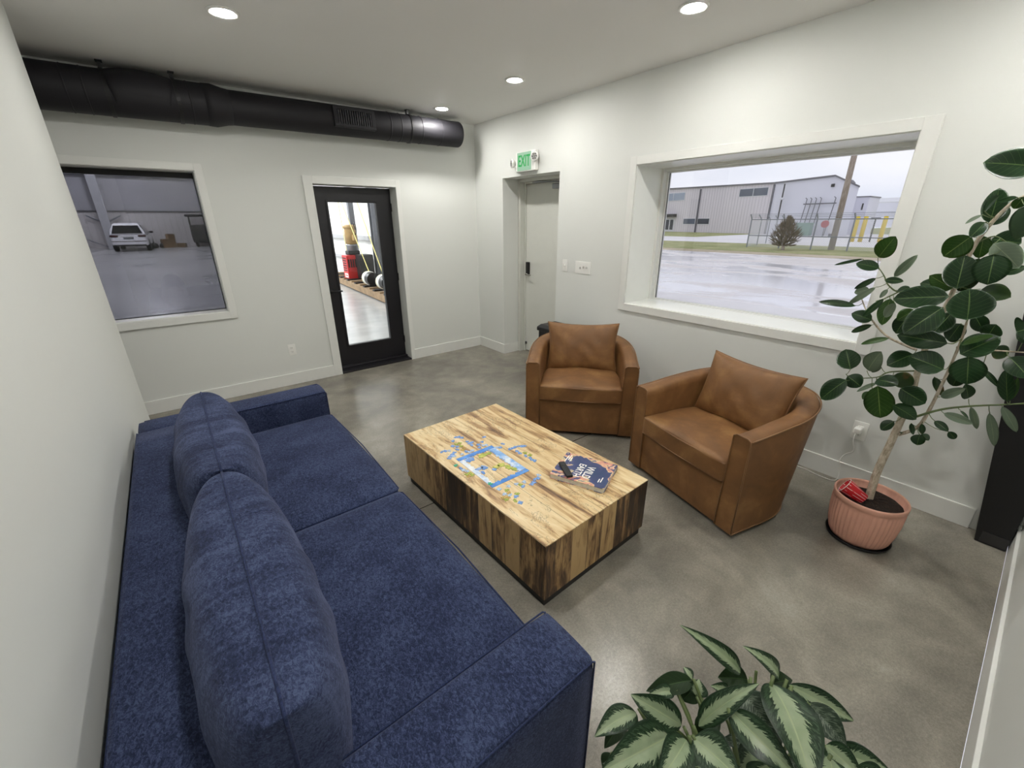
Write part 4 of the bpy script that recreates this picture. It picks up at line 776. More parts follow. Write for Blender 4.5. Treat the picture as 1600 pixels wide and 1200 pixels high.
t_ = NT('pale bark'); v = t_.coord(scale=(1, 1, 0.4)); n_ = t_.noise(v, 55, 4, 0.7); t_.bump(n_, 0.4, 0.003); M_bark = t_.fin(t_.ramp(n_, [(0.35, '9a8d79'), (0.5, 'bcb09c'), (0.65, 'd3cab9')]), 0.85)
M_stem = flat('green stem', '5c6b40', 0.5, var=0.2)
off = Vector((PX, PY, 0))
def fpath(k): return [Vector(p) - off for p in FSTEM[k]]
tr = fpath('trunk'); tr[0].z = PH - 0.05; tp = smooth_path(tr, 5); n = len(tp)
obj('trunk', tube(NB(), tp, [0.020 + (0.0055 - 0.020) * (i / (n - 1)) ** 0.8 for i in range(n)], 12), M_bark, F, smooth=True)
for k, (r0, r1) in {'b2': (0.009, 0.004), 'b3': (0.006, 0.003), 'b4': (0.006, 0.0025), 'b5': (0.004, 0.002), 'b6': (0.005, 0.0025), 'b7': (0.005, 0.002), 'b8': (0.0035, 0.002), 'b9': (0.003, 0.002)}.items():
    tp = smooth_path(fpath(k), 5); n = len(tp)
    obj('branch', tube(NB(), tp, [r0 + (r1 - r0) * i / (n - 1) for i in range(n)], 8), M_bark if k in ('b2', 'b4', 'b6') else M_stem, F, smooth=True)
allst = [q for k in FSTEM for q in smooth_path([Vector(p) - off for p in FSTEM[k]], 5)]
rnd = random.Random(4)
for i, (ax, ay, az, bx_, by_, bz_, w_, k) in enumerate(FLEAF):
    a = Vector((ax, ay, az)) - off; b = Vector((bx_, by_, bz_)) - off; toc = (CAM - Vector((ax, ay, az))).normalized()
    narrow = w_ / max(0.01, (b - a).length) < 0.36
    up = (toc + Vector((rnd.uniform(-.35, .35), rnd.uniform(-.35, .35), 0.35 + rnd.uniform(-.2, .3)))).normalized()
    lf = obj('leaf', leaf(a, b, w_ * 1.04, up, 0.16, 0.05, 12, 4, (0.9, 0.62), 0.02, i), LM[int(k)], F, smooth=True)
    if int(k) == 3: tag(lf, 'leaf with a browned patch')
    near = min(allst, key=lambda q: (q - a).length)
    dd = (near - a).length
    if 0.004 < dd < 0.16:
        mid = (near + a) / 2 + Vector((0, 0, -0.1 * dd)); obj('petiole', tube(NB(), smooth_path([near, mid, a], 3), 0.0016, 6), M_stem, lf, smooth=True)
# red cup lying in the pot
cup = thing('plastic_cup', 'red cup with white stripes tipped over inside the terracotta pot', 'cup', (PX - 0.055, PY + 0.068, PH + 0.004))
t_ = NT('red cup print'); v = t_.coord('Object', (1, 1, 1)); o_ = t_.sep(v)
an = t_.math('ARCTAN2', o_[1], o_[0]); st = t_.math('FRACT', t_.math('MULTIPLY', t_.math('ADD', an, t_.math('MULTIPLY', o_[2], 2.0)), 2.2))
br = t_.math('GREATER_THAN', t_.noise(t_.comb(an, t_.math('MULTIPLY', o_[2], 9), 0.0), 2.5, 1), 0.47)
M_red = t_.fin(t_.mix(t_.math('MULTIPLY', t_.math('LESS_THAN', st, 0.13), br), 'c01420', 'f0e6e2'), 0.35)
M_cup = Matrix.Rotation(math.radians(72), 4, Vector((-0.35, 1.0, 0)).normalized())
pc = [(0.001, -0.056), (0.030, -0.056), (0.032, -0.053), (0.043, 0.050), (0.0425, 0.052), (0.041, 0.050), (0.030, -0.051), (0.001, -0.0515)]
c_ = obj('cup_body', lathe(NB(), pc, 40), M_red, cup, smooth=True); c_.rotation_euler = Vector((-0.12, 0.80, 0.42)).to_track_quat('Z', 'Y').to_euler()
r_ = obj('rim', ring_tube([(0.0435 * math.cos(a / 24 * 2 * math.pi), 0.0435 * math.sin(a / 24 * 2 * math.pi), 0.051) for a in range(24)], 0.0016), M_white, c_, smooth=True)

# ================================================================ VARIEGATED PLANT IN THE FOREGROUND
t_ = NT('variegated leaf'); uvn = t_.n.new('ShaderNodeUVMap'); o_ = t_.sep(uvn.outputs[0]); v = t_.coord()
ax = t_.math('MULTIPLY', t_.math('ABSOLUTE', t_.math('SUBTRACT', o_[0], 0.5)), 2.0)
sl = t_.math('SUBTRACT', o_[1], t_.math('MULTIPLY', ax, 0.32))
fe = t_.noise(t_.comb(t_.math('MULTIPLY', ax, 2.2), t_.math('MULTIPLY', sl, 22.0), 0.0), 1.0, 4, 0.65)
fe2 = t_.noise(t_.comb(t_.math('MULTIPLY', ax, 5.0), t_.math('MULTIPLY', sl, 46.0), 3.0), 1.0, 3, 0.6)
edge = t_.math('ADD', ax, t_.math('MULTIPLY', t_.math('SUBTRACT', fe, 0.5), 1.15))
stp = t_.math('ADD', t_.math('GREATER_THAN', edge, 0.47), 0.0)
mix2 = t_.math('MULTIPLY', t_.math('GREATER_THAN', fe2, 0.50), t_.math('LESS_THAN', ax, 0.86))
pale = t_.ramp(t_.noise(v, 30, 3), [(0.3, 'a3b592'), (0.7, 'b7c6a4')]); dark = t_.mix(t_.math('MULTIPLY', mix2, 0.55), '203a22', '557052')
col = t_.mix(stp, pale, dark); col = t_.mix(t_.math('LESS_THAN', ax, 0.03), col, 'bccaa0')
M_var = t_.fin(col, 0.33, 0, 0.45)
M_vdk = leafmat('plain dark underside', '22381c', '2d4724', '4c6a3a', 0.45)
M_vgr = NT('grey variegated leaf')  # greyer variant of the variegated leaf
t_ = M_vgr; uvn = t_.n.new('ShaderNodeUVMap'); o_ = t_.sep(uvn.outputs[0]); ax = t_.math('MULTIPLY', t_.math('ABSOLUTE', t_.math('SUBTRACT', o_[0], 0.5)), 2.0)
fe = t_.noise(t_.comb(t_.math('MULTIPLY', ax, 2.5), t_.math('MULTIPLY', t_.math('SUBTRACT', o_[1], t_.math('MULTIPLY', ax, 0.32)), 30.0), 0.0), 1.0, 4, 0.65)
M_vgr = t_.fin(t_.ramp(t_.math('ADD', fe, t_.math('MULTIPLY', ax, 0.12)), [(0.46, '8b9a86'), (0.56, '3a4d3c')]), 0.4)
VX, VY = -2.70, -4.90
G_ = thing('variegated_plant', 'leafy houseplant with silver and dark green leaves in the foreground by the sofa arm', 'potted plant', (VX, VY, 0))
off = Vector((VX, VY, 0))
obj('pot', lathe(NB(), [(0.10, 0.0), (0.12, 0.02), (0.145, 0.44), (0.15, 0.46), (0.138, 0.46), (0.13, 0.42), (0.02, 0.418)], 48), flat('dark grey pot', '3a3a3c', 0.5), G_, smooth=True)
obj('soil', lathe(NB(), [(0.131, 0.425), (0.06, 0.435), (0.001, 0.438)], 32), M_soil, G_)
for i, (ax_, ay_, az_, bx_, by_, bz_, w_, k) in enumerate(AGL):
    a = Vector((ax_, ay_, az_)) - off; b = Vector((bx_, by_, bz_)) - off; rnd = random.Random(50 + i)
    toc = (CAM - Vector((ax_, ay_, az_))).normalized(); up = (toc + Vector((rnd.uniform(-.3, .3), rnd.uniform(-.3, .3), 0.4))).normalized()
    obj('leaf', leaf(a, b, w_ * 1.12, up, 0.26, 0.07 + 0.10 * rnd.random(), 24, 8, (0.78, 0.85), 0.05, i), [M_var, M_vdk, M_vgr][int(k)], G_, smooth=True)
    root = Vector((rnd.uniform(-.04, .04), rnd.uniform(-.04, .04), 0.43)); q = a.lerp(root, 0.45) + Vector((0, 0, 0.03))
    obj('stem', tube(NB(), smooth_path([a, q, root], 5), 0.0035, 8), M_stem, G_, smooth=True)
for s in AST:
    P_ = [Vector(p) - off for p in s]; obj('stem', tube(NB(), smooth_path(P_, 4), 0.0032, 8), M_stem, G_, smooth=True)

# ================================================================ WORKSHOP BEHIND THE BACK WALL
M_hfl = concrete2('workshop floor', ['8f8f90', 'a0a09f', 'b3b3b1'], 0.22, 3.0)
struct('floor_workshop', B1(-26, 1.7, 0.2, 37.6, -0.12, 0.0), M_hfl)
t_ = NT('ribbed liner panel'); v = t_.coord(); o_ = t_.sep(v)
f_ = t_.math('FRACT', t_.math('MULTIPLY', o_[0], 2.6)); rb = t_.math('LESS_THAN', t_.math('ABSOLUTE', t_.math('SUBTRACT', f_, 0.5)), 0.09)
t_.bump(rb, 0.9, 0.05); M_lin = t_.fin(t_.mix(t_.math('MULTIPLY', rb, 0.35), 'b9b5b3', '84807e'), 0.5)
M_ins = flat('grey insulation', '9b9a9e', 0.6, var=0.08, nscale=0.6); M_wins = flat('white insulation facing', 'e8e8e6', 0.45, var=0.06, nscale=1.2)
struct('wall_workshop_far', B1(-26, 1.7, 37.4, 37.6, 2.48, 9.0), M_ins)
struct('wall_workshop_liner', B1(-26, 1.7, 37.3, 37.4, 0.0, 2.48), M_lin)
struct('trim_4', B1(-26, 1.7, 37.24, 37.3, 2.44, 2.52), flat('dark girt', '4b4a4c', 0.5))
struct('wall_workshop_right', B1(1.6, 1.75, 0.2, 37.6, 0.0, 9.0), M_wins)
struct('wall_workshop_left', B1(-26.15, -26, 0.2, 37.6, 0, 9.0), M_ins)
struct('ceiling_workshop', B1(-26, 1.75, 0.2, 37.6, 9.0, 9.2), M_ins)
struct('wall_workshop_near', wall_cells('x', -26, 1.75, 0, 9.0, 0.2, 0.24, [W1, D1]), M_wins)
M_col = flat('light grey column paint', 'a8a8aa', 0.5); M_dcol = flat('dark steel column paint', '6e7078', 0.5)
def Ibeam(bm, x, y, z0, z1, w=0.28, d=0.4, t=0.03):
    box(bm, x - w/2, x + w/2, y - d/2, y - d/2 + t, z0, z1); box(bm, x - w/2, x + w/2, y + d/2 - t, y + d/2, z0, z1); box(bm, x - t/2, x + t/2, y - d/2 + t, y + d/2 - t, z0, z1)
c = struct('column', (lambda b: (Ibeam(b, -6.12, 37.0, 0, 9, 0.5, 0.45), b)[1])(NB()), M_col)
bm = NB()
for zz, l in ((5.9, 1.7), (2.2, 0.9)):
    for s in (-1, 1): tube(bm, [(-6.12, 37.1, zz - l * .55), (-6.12 + s * l, 37.15, zz)], 0.05, 6)
tube(bm, [(-8.2, 37.1, 1.1), (-6.12, 37.1, -0.0)], 0.03, 6)
struct('knee_braces', bm, M_dcol, c)
bm = NB(); box(bm, -26, 1.6, 37.2, 37.4, 6.2, 6.28); box(bm, -26, 1.6, 37.2, 37.4, 4.75, 4.80); struct('trim_5', bm, M_dcol)
# side-wall columns and girts seen through the glazed door
for i, (y, k) in enumerate(((7.35, 0),)): struct('trim_%d' % (6 + i), (lambda b: (Ibeam(b, 1.48, y, 0, 9, 0.22, 0.22), b)[1])(NB()), M_dcol)
bm = NB(); box(bm, 1.48, 1.6, 0.24, 37.2, 1.18, 1.30); box(bm, 1.48, 1.6, 0.24, 37.2, 0.55, 0.63); struct('trim_7', bm, M_col)
# out-of-view high bay lamps, added so the workshop is lit
M_bay = emit('added bay lens', 'f4f6ff', 6.0)
for i, (x, y) in enumerate(((-6.5, 8), (-4.5, 17), (-4.5, 25), (-4.5, 33), (-15, 6), (-13, 19), (-13, 33))):
    t = thing('added_bay_light', 'added unseen lamp under the workshop roof behind the back wall', 'ceiling light', (x, y, 8.6), 0, 'added unseen lamps in the workshop')
    obj('housing', B1(-0.6, 0.6, -0.25, 0.25, 0.0, 0.08), M_white, t); obj('lens', B1(-0.56, 0.56, -0.22, 0.22, -0.012, 0.0), M_bay, t); obj('cable', tube(NB(), [(0, 0, .08), (0, 0, .398)], 0.01, 6), M_black, t)
    la = bpy.data.lights.new('bay_fill_light', 'AREA'); la.shape = 'RECTANGLE'; la.size = 1.1; la.size_y = 0.45; la.energy = HALL_W; la.color = (0.95, 0.97, 1.0)
    lo = bpy.data.objects.new('bay_fill_light', la); COL.objects.link(lo); lo.parent = t; lo.location = (0, 0, -0.02)
# --- white SUV
M_car = flat('white car paint', 'e8e8ea', 0.15, var=0.0); M_cg = flat('dark car glass', '101114', 0.08); M_tyre = flat('tyre rubber', '131313', 0.8); M_tail = flat('dark red tail lamp', '3c0d10', 0.2); M_trimk = flat('black bumper trim', '1b1b1d', 0.6)
S2 = thing('car', 'white sport utility vehicle parked facing away at the far end of the workshop floor', 'car', (-4.83, 34.4, 0), math.radians(-3))
def cf(p, q):
    x, y, z = p
    if q.z > 0.2: x *= 1 - 0.05 * (q.z - .2)
    if q.y < 0: y += 0.10 * max(0, q.z)
    x *= 1 - 0.06 * q.y ** 4
    return Vector((x, y, z))
obj('body', rbox(0.93, 2.42, 0.37, 0.16, 16, cf, (0, 0, 0.69)), M_car, S2, smooth=True)
bm = NB(); rows = []
for z, wx, y0, y1 in ((1.02, 0.88, -2.28, 1.25), (1.30, 0.80, -2.18, 0.75), (1.62, 0.64, -1.95, 0.15), (1.70, 0.56, -1.75, -0.1)):
    rows.append([bm.verts.new(p) for p in ((-wx, y0, z), (wx, y0, z), (wx, y1, z), (-wx, y1, z))])
for a, b in zip(rows, rows[1:]):
    for k in range(4): bm.faces.new((a[k], a[(k+1) % 4], b[(k+1) % 4], b[k]))
bm.faces.new(rows[-1]); bm.faces.new(rows[0][::-1]); obj('cabin', bm, M_car, S2, bevel=0.04, seg=3, angle=20)
def quad(pts, th=0.012, dirv=(0, -1, 0)):
    bm = NB(); a = [bm.verts.new(p) for p in pts]; b = [bm.verts.new(Vector(p) + Vector(dirv) * th) for p in pts]
    for k in range(len(a)): bm.faces.new((a[k], a[(k+1) % 4], b[(k+1) % 4], b[k]))
    bm.faces.new(a[::-1]); bm.faces.new(b); return bm
obj('rear_window', quad([(-0.74, -2.235, 1.10), (0.74, -2.235, 1.10), (0.60, -1.985, 1.56), (-0.60, -1.985, 1.56)], 0.09), M_cg, S2)
for s in (-1, 1):
    obj('side_window', quad([(s * .845, -2.0, 1.12), (s * .845, 0.95, 1.12), (s * .655, 0.25, 1.58), (s * .655, -1.8, 1.58)], 0.045, (s, 0, 0)), M_cg, S2)
    obj('tail_lamp', rbox(0.20, 0.05, 0.065, 0.02, 4, None, (s * 0.68, -2.36, 0.93)), M_tail, S2, smooth=True)
    obj('mirror', rbox(0.10, 0.06, 0.07, 0.03, 4, None, (s * 1.0, 0.75, 1.12)), M_cg, S2, smooth=True)
    obj('roof_rail', tube(NB(), [(s * .58, -1.6, 1.70), (s * .60, -1.0, 1.74), (s * .60, -0.1, 1.72)], 0.02, 6), M_grey, S2)
    for y in (-1.45, 1.5):
        wv = obj('wheel', lathe(NB(), [(0.10, -0.12), (0.33, -0.12), (0.36, -0.08), (0.36, 0.08), (0.33, 0.12), (0.10, 0.12)], 28, M=Matrix.Translation((s * 0.82, y, 0.36)) @ Matrix.Rotation(math.pi / 2, 4, 'Y')), M_tyre, S2, smooth=True)
        obj('hubcap', lathe(NB(), [(0.02, 0.121 * 1), (0.22, 0.121), (0.22, 0.128), (0.02, 0.135)], 20, M=Matrix.Translation((s * 0.82, y, 0.36)) @ Matrix.Rotation(s * math.pi / 2, 4, 'Y')), M_grey, wv)
obj('rear_bumper_trim', rbox(0.80, 0.05, 0.05, 0.02, 4, None, (0, -2.38, 0.38)), M_trimk, S2); obj('light_bar', B1(-0.86, 0.86, -2.43, -2.40, 0.60, 0.635), M_tail, S2)
obj('number_plate', B1(-0.24, 0.24, -2.43, -2.40, 0.74, 0.87), flat('number plate', '6e7376', 0.4), S2); obj('chrome_strip', B1(-0.40, 0.40, -2.43, -2.40, 0.90, 0.92), M_chrome, S2)
# --- cart, boxes, shoes at the far wall
t = thing('utility_cart', 'dark wheeled cart with a canopy standing at the far right of the workshop', 'cart', (-0.62, 36.2, 0))
M_dk = flat('dark cart paint', '161618', 0.5)
obj('cargo_body', rbox(0.85, 0.6, 0.62, 0.08, 6, None, (0, 0, 0.92)), M_dk, t); obj('canopy', rbox(1.0, 0.7, 0.09, 0.06, 6, None, (0, 0, 2.2)), M_dk, t)
for x in (-.8, .8):
    for y in (-.5, .5): obj('post', tube(NB(), [(x, y, 1.5), (x * .98, y, 2.15)], 0.03, 6), M_dk, t)
    for y in (-.6, .6): obj('wheel', lathe(NB(), [(0.05, -.06), (0.26, -.06), (0.26, .06), (0.05, .06)], 20, M=Matrix.Translation((x * .8, y * .8, 0.26)) @ Matrix.Rotation(math.pi / 2, 4, 'Y')), M_tyre, t)
M_card = flat('cardboard', '7d6548', 0.8)
for i, (x, y, z, s, r, lb) in enumerate(((-3.0, 36.4, 0, 0.30, 0.2, 'brown cardboard box standing beside the dark cart, largest of three'), (-2.22, 36.3, 0, 0.20, -0.3, 'small brown cardboard box between the cart and the larger box'), (-2.8, 36.35, 0.60, 0.17, 0.5, 'small cardboard box on top of the large cardboard box'))):
    t = thing('cardboard_box', lb, 'box', (x, y, z), r); obj('carton', B1(-s * 1.3, s * 1.3, -s, s, 0, s * 2 if i != 1 else s * 1.4), M_card, t); h = s * 2 if i != 1 else s * 1.4
    obj('flap', B1(-s * 1.3, s * 1.3, -s - .1, -s, h - 0.02, h), M_card, t)
for x, lb in ((-3.75, 'small black bag-like bundle on the workshop floor, nearer the car'), (-3.40, 'small black bag-like bundle on the workshop floor, nearer the cardboard boxes')):
    tag(obj('floor_bundle', rbox(0.15, 0.2, 0.17, 0.14, 6, lambda p, q: Vector((p.x * (1 - .35 * q.z), p.y, p.z)), (0, 0, 0.17)), M_dk, loc=(x, 36.2, 0), smooth=True), lb, 'bag')
# --- pump on a wooden skid, seen through the glazed door
M_wd = flat('weathered timber', '8a7357', 0.8, var=0.25, nscale=6); M_rd = flat('red machine paint', 'c0282a', 0.4, var=0.1); M_tan = flat('tan motor paint', 'a88a58', 0.45, var=0.1)
t = thing('timber_skid', 'low timber skid frame on the workshop floor seen through the glazed door', 'skid')
obj('side_beam', quad([(0.14, 3.0, 0.03), (0.56, 9.4, 0.03), (0.70, 9.4, 0.03), (0.28, 3.0, 0.03)], 0.15, (0, 0, 1)), M_wd, t)
obj('side_beam', quad([(0.98, 3.0, 0.03), (1.05, 9.4, 0.03), (1.15, 9.4, 0.03), (1.10, 3.0, 0.03)], 0.15, (0, 0, 1)), M_wd, t)
for i in range(16):
    y = 3.2 + i * 0.39; x0 = 0.16 + (y - 3) * 0.0656; obj('cross_plank', B1(x0, 1.12, y, y + 0.13, 0.181, 0.215), M_wd if i % 2 else M_dk, t)
obj('runner', B1(0.5, 0.6, 3.4, 9.2, 0.0, 0.03), M_dk, t); obj('runner', B1(1.0, 1.08, 3.4, 9.2, 0.0, 0.03), M_dk, t)
t = thing('pump_unit', 'red louvred pump housing with a tan motor on a steel collar, standing on the skid', 'pump', (0.78, 7.42, 0.216))
rb_ = obj('red_housing', rbox(0.17, 0.20, 0.31, 0.015, 6, None, (-0.10, -0.02, 0.31)), M_rd, t)
bm = NB()
for j in range(6):
    for k in range(3): box(bm, -0.275, -0.269, -0.15 + k * 0.10, -0.08 + k * 0.10, 0.20 + j * 0.065, 0.235 + j * 0.065)
obj('louvre_slots', bm, M_slot, rb_); bm = NB()
for k in range(5): box(bm, -0.24 + k * 0.062, -0.20 + k * 0.062, -0.2255, -0.219, 0.30, 0.52)
obj('louvre_slots', bm, M_slot, rb_)
lb_ = obj('white_label', B1(-0.2745, -0.2705, -0.19, 0.06, 0.03, 0.14), M_white, rb_); 
bm = NB(); box(bm, -0.2755, -0.2745, -0.16, 0.02, 0.07, 0.10); obj('label_mark', bm, M_rd, lb_)
obj('dark_tank', rbox(0.20, 0.26, 0.32, 0.02, 6, None, (0.18, -0.25, 0.32)), M_dk, t)
obj('dark_base', rbox(0.16, 0.16, 0.06, 0.02, 4, None, (0, 0.02, 0.68)), M_dk, t)
obj('steel_collar', lathe(NB(), [(0.14, 0.73), (0.15, 0.74), (0.15, 0.86), (0.16, 0.87), (0.16, 0.90), (0.10, 0.90)], 28), M_grey, t, smooth=True)
obj('motor', lathe(NB(), [(0.05, 0.90), (0.155, 0.91), (0.155, 1.28), (0.15, 1.31), (0.175, 1.32), (0.175, 1.38), (0.10, 1.41), (0.02, 1.41)], 28, mod=lambda a, z: 1 + (0.02 * math.cos(20 * a) if 0.95 < z < 1.26 else 0)), M_tan, t, smooth=True)
obj('junction_box', rbox(0.05, 0.07, 0.08, 0.01, 4, None, (0.03, -0.20, 1.08)), M_tan, t)
obj('hose', tube(NB(), smooth_path([(0.03, -0.26, 1.15), (0.02, -0.42, 1.22), (0.0, -0.50, 1.36), (0.0, -0.44, 1.46), (0, -0.36, 1.40), (0.02, -0.40, 1.28)], 5), 0.013, 8), M_black, t, smooth=True)
t = thing('support_post', 'dark vertical post rising above the tan motor', 'post', (1.05, 7.95, 0.0)); obj('shaft', B1(-0.07, 0.07, -0.07, 0.07, 0.216, 5.0), M_dcol, t); obj('foot_plate', B1(-.12, .12, -.12, .12, 0.2155, 0.23), M_dcol, t)
M_yel = flat('yellow webbing', 'cdc27a', 0.7, var=0.1)
for (y, z, lb, lb2, top) in ((5.44, 0.40, 'drum with a white sleeve on the skid, nearer the red pump housing', 'yellow strap rising from the drum nearer the pump', (0.62, 9.6, 4.9)), (4.55, 0.40, 'drum with a white sleeve on the skid, at the right edge of the door glass', 'yellow strap rising from the drum at the edge of the door glass', (0.62, 8.3, 5.2))):
    t = thing('strap_drum', lb, 'drum', (0.47, y, z)); MR = Matrix.Rotation(math.pi / 2, 4, 'X')
    obj('core', lathe(NB(), [(0.03, -0.20), (0.155, -0.20), (0.155, 0.18), (0.03, 0.18)], 28, M=MR), M_black, t, smooth=False); obj('white_sleeve', lathe(NB(), [(0.156, -0.16), (0.168, -0.15), (0.168, -0.02), (0.156, -0.01)], 28, M=MR), M_white, t, smooth=True)
    obj('yellow_mark', lathe(NB(), [(0.1675, -0.13), (0.1695, -0.13), (0.1695, -0.10), (0.1675, -0.10)], 28, M=MR), M_yel, t)
    obj('stand', B1(-0.06, 0.06, -0.05, 0.05, 0.2155 - z, -0.10), M_dk, t)
    a = Vector((0.47, y + .08, z + .172)); b = Vector(top); sd = Vector((0, 1, 0)) * 0.028
    o = obj('strap', quad([a - sd, a + sd, b + sd, b - sd], 0.004, (1, 0, 0)), M_yel); tag(o, lb2, 'strap')
for (y0, z0, y1, z1, lb) in ((8.1, 0.22, 8.6, 5.0, 'yellow strap hanging at the left edge of the door glass'), (4.9, 0.22, 5.1, 5.0, 'yellow strap hanging at the upper right of the door glass')):
    a = Vector((0.85, y0, z0)); b = Vector((0.85, y1, z1)); sd = Vector((0, 1, 0)) * 0.03
    tag(obj('strap', quad([a - sd, a + sd, b + sd, b - sd], 0.004, (1, 0, 0)), M_yel), lb, 'strap')

# ================================================================ OUTSIDE
ZG = -0.25
t_ = NT('wet pavement'); v = t_.coord(); o_ = t_.sep(v)
a = t_.noise(t_.coord(scale=(1, 0.35, 1)), 0.45, 5, 0.6, 1.0); b = t_.noise(v, 6, 3)
M_pav = t_.fin(t_.ramp(t_.math('ADD', t_.math('MULTIPLY', a, .9), t_.math('MULTIPLY', b, .1)), [(0.38, 'd6d0cc'), (0.5, 'e2dcda'), (0.56, 'eeecf0')]), t_.ramp(a, [(0.44, (0.75, 0.75, 0.75, 1)), (0.56, (0.12, 0.12, 0.12, 1))]), 0, 0.5)
M_lot = concrete2('pale concrete lot', ['dad6d6', 'e2dfe0', 'e9e7e9'], 0.8)
t_ = NT('winter grass'); v = t_.coord(); n1 = t_.noise(v, 0.5, 6, 0.7, 0.3); n2 = t_.noise(v, 6, 4, 0.7); s_ = t_.math('ADD', t_.math('MULTIPLY', n1, .6), t_.math('MULTIPLY', n2, .4))
t_.bump(n2, 0.8, 0.1); M_grs = t_.fin(t_.ramp(s_, [(0.38, '7d8652'), (0.5, '9da06c'), (0.6, 'b8b184')]), 0.95)
M_dirt = concrete2('bare dirt verge', ['a1967a', 'b9ac94', 'c8bba6'], 0.95, 4)
struct('ground_pavement', B1(0.52, 24.7, -60, 90, ZG - 0.3, ZG), M_pav)
struct('ground_apron', B1(0.52, 7.7, -60, 90, ZG, ZG + 0.012), M_lot)
tag(obj('verge', B1(24.7, 26.6, -60, 90, ZG - 0.3, ZG + 0.02), M_dirt), kind='stuff', label='bare dirt verge along the far edge of the wet pavement', cat='dirt')
tag(obj('grass_strip', B1(26.6, 37, -60, 90, ZG - 0.3, ZG + 0.03), M_grs), kind='stuff', label='strip of winter grass beyond the wet pavement', cat='grass')
struct('ground_road', B1(37, 49, -60, 120, ZG - 0.3, ZG + 0.01), M_lot)
tag(obj('grass_strip', B1(49, 100, 24, 120, ZG - 0.3, ZG + 0.02), M_grs), kind='stuff', label='thin grass strip in front of the long metal building', cat='grass')
struct('ground_yard', B1(49, 75, -60, 24, ZG - 0.3, ZG + 0.012), M_lot)
tag(obj('grass_field', B1(75, 400, -200, 24, ZG - 0.3, ZG + 0.015), M_grs), kind='stuff', label='distant grass field to the right of the metal building', cat='grass')
# metal building
M_mb = NT('ribbed lilac grey siding'); t_ = M_mb; v = t_.coord(); o_ = t_.sep(v); f_ = t_.math('FRACT', t_.math('MULTIPLY', o_[0], 2.0))
rb = t_.math('LESS_THAN', t_.math('ABSOLUTE', t_.math('SUBTRACT', f_, 0.5)), 0.12); t_.bump(rb, 1.0, 0.06); M_mb = t_.fin(t_.mix(t_.math('MULTIPLY', rb, 0.5), 'dcd6dc', 'c0bac2'), 0.55)
M_mb2 = flat('smooth grey siding', 'dadae4', 0.55, var=0.02, nscale=0.5); M_eave = flat('dark eave metal', '6b6a70', 0.5); M_wf = flat('white window frame', 'd5d5da', 0.5); M_wg = flat('dark window pane', '59606e', 0.2, var=0.2, nscale=0.5); M_wgd = flat('very dark window pane', '30343e', 0.2, var=0.3, nscale=1.0); M_wgb = flat('pale blue window pane', '97a2b4', 0.2)
BA = Vector((70.5, 42.2, 0)); ang = math.atan2(22.9 - 42.2, 66.1 - 70.5)
BL = thing('metal_building', 'long lilac grey metal clad industrial building across the wet yard', 'building', (70.5, 42.2, 0.0205), ang)
def prism(poly, y0, y1, sk=0.0):
    bm = NB(); a = [bm.verts.new((x, y0, z)) for x, z in poly]; b = [bm.verts.new((x - sk * y1, y1, z)) for x, z in poly]; n = len(a)
    for k in range(n): bm.faces.new((a[k], a[(k+1) % n], b[(k+1) % n], b[k]))
    bm.faces.new(a[::-1]); bm.faces.new(b); return bm
obj('ribbed_wall', prism([(-14, ZG), (19.8, ZG), (19.8, 6.44), (0, 6.9), (-14, 7.2)], 0, 28, 0.62), M_mb, BL)
obj('gable_wall', prism([(19.801, ZG), (30.5, ZG), (30.5, 5.33), (27.6, 6.69), (19.801, 6.44)], 0.0, 28, 0.62), M_mb2, BL)
obj('eave_trim', prism([(-14, 7.2), (0, 6.9), (19.8, 6.44), (27.6, 6.70), (30.7, 5.25), (30.7, 5.42), (27.6, 6.88), (19.8, 6.62), (0, 7.08), (-14, 7.38)], -0.25, 28.2, 0.62), M_eave, BL)
def bwin(x0, x1, z0, z1, m, n=2):
    f = obj('window', B1(x0 - .1, x1 + .1, -0.05, 0.0, z0 - .1, z1 + .1), M_wf, BL)
    for i in range(n):
        a = x0 + (x1 - x0) * i / n + (.06 if i else 0); b = x0 + (x1 - x0) * (i + 1) / n - (.06 if i < n - 1 else 0); obj('pane', B1(a, b, -0.07, -0.05, z0, z1), m, f)
bwin(14.4, 18.9, 5.0, 6.0, M_wg); bwin(4.1, 6.6, 1.1, 1.92, M_wg, 1); bwin(7.2, 9.5, 1.1, 1.92, M_wgd, 1); bwin(-1.5, 3.6, 5.0, 6.15, M_wgb, 2)
dr = obj('entrance_door', B1(-0.3, 2.0, -0.06, 0, ZG, 2.05), M_wf, BL)
for a, b in ((0.0, 0.75), (1.0, 1.75)): obj('pane', B1(a, b, -0.08, -0.06, 0.1, 1.8), M_wgd, dr)
obj('awning', B1(-0.6, 2.3, -0.8, 0, 2.25, 2.75), M_slot, BL)
for x, h in ((6.95, 6.5), (19.75, 6.35)): obj('downpipe', B1(x - .10, x + .10, -0.18, 0, ZG, h), M_eave, BL)
obj('wall_lamp', B1(27.4, 27.7, -0.25, 0, 5.5, 5.85), M_slot, BL)
obj('roof_vent', lathe(NB(), [(0.9, 0), (0.9, 0.3), (0.6, 0.6), (0.1, 0.75)], 20, 27.4, 3.0, M=Matrix.Translation((0, 0, 5.75))), M_eave, BL)
bm = NB(); tube(bm, [(24.6, -0.4, 3.6), (28.6, -0.4, 3.6)], 0.08, 6); obj('pipe_header', bm, M_eave, BL)
for x in (24.9, 25.5, 26.1, 26.7, 28.4):
    obj('riser_pipe', tube(NB(), [(x - .3, -0.5, ZG), (x, -0.45, 3.3), (x + .05, -0.45, 4.2), (x - .15, -.45, 4.35)], 0.05, 6), M_eave, BL)
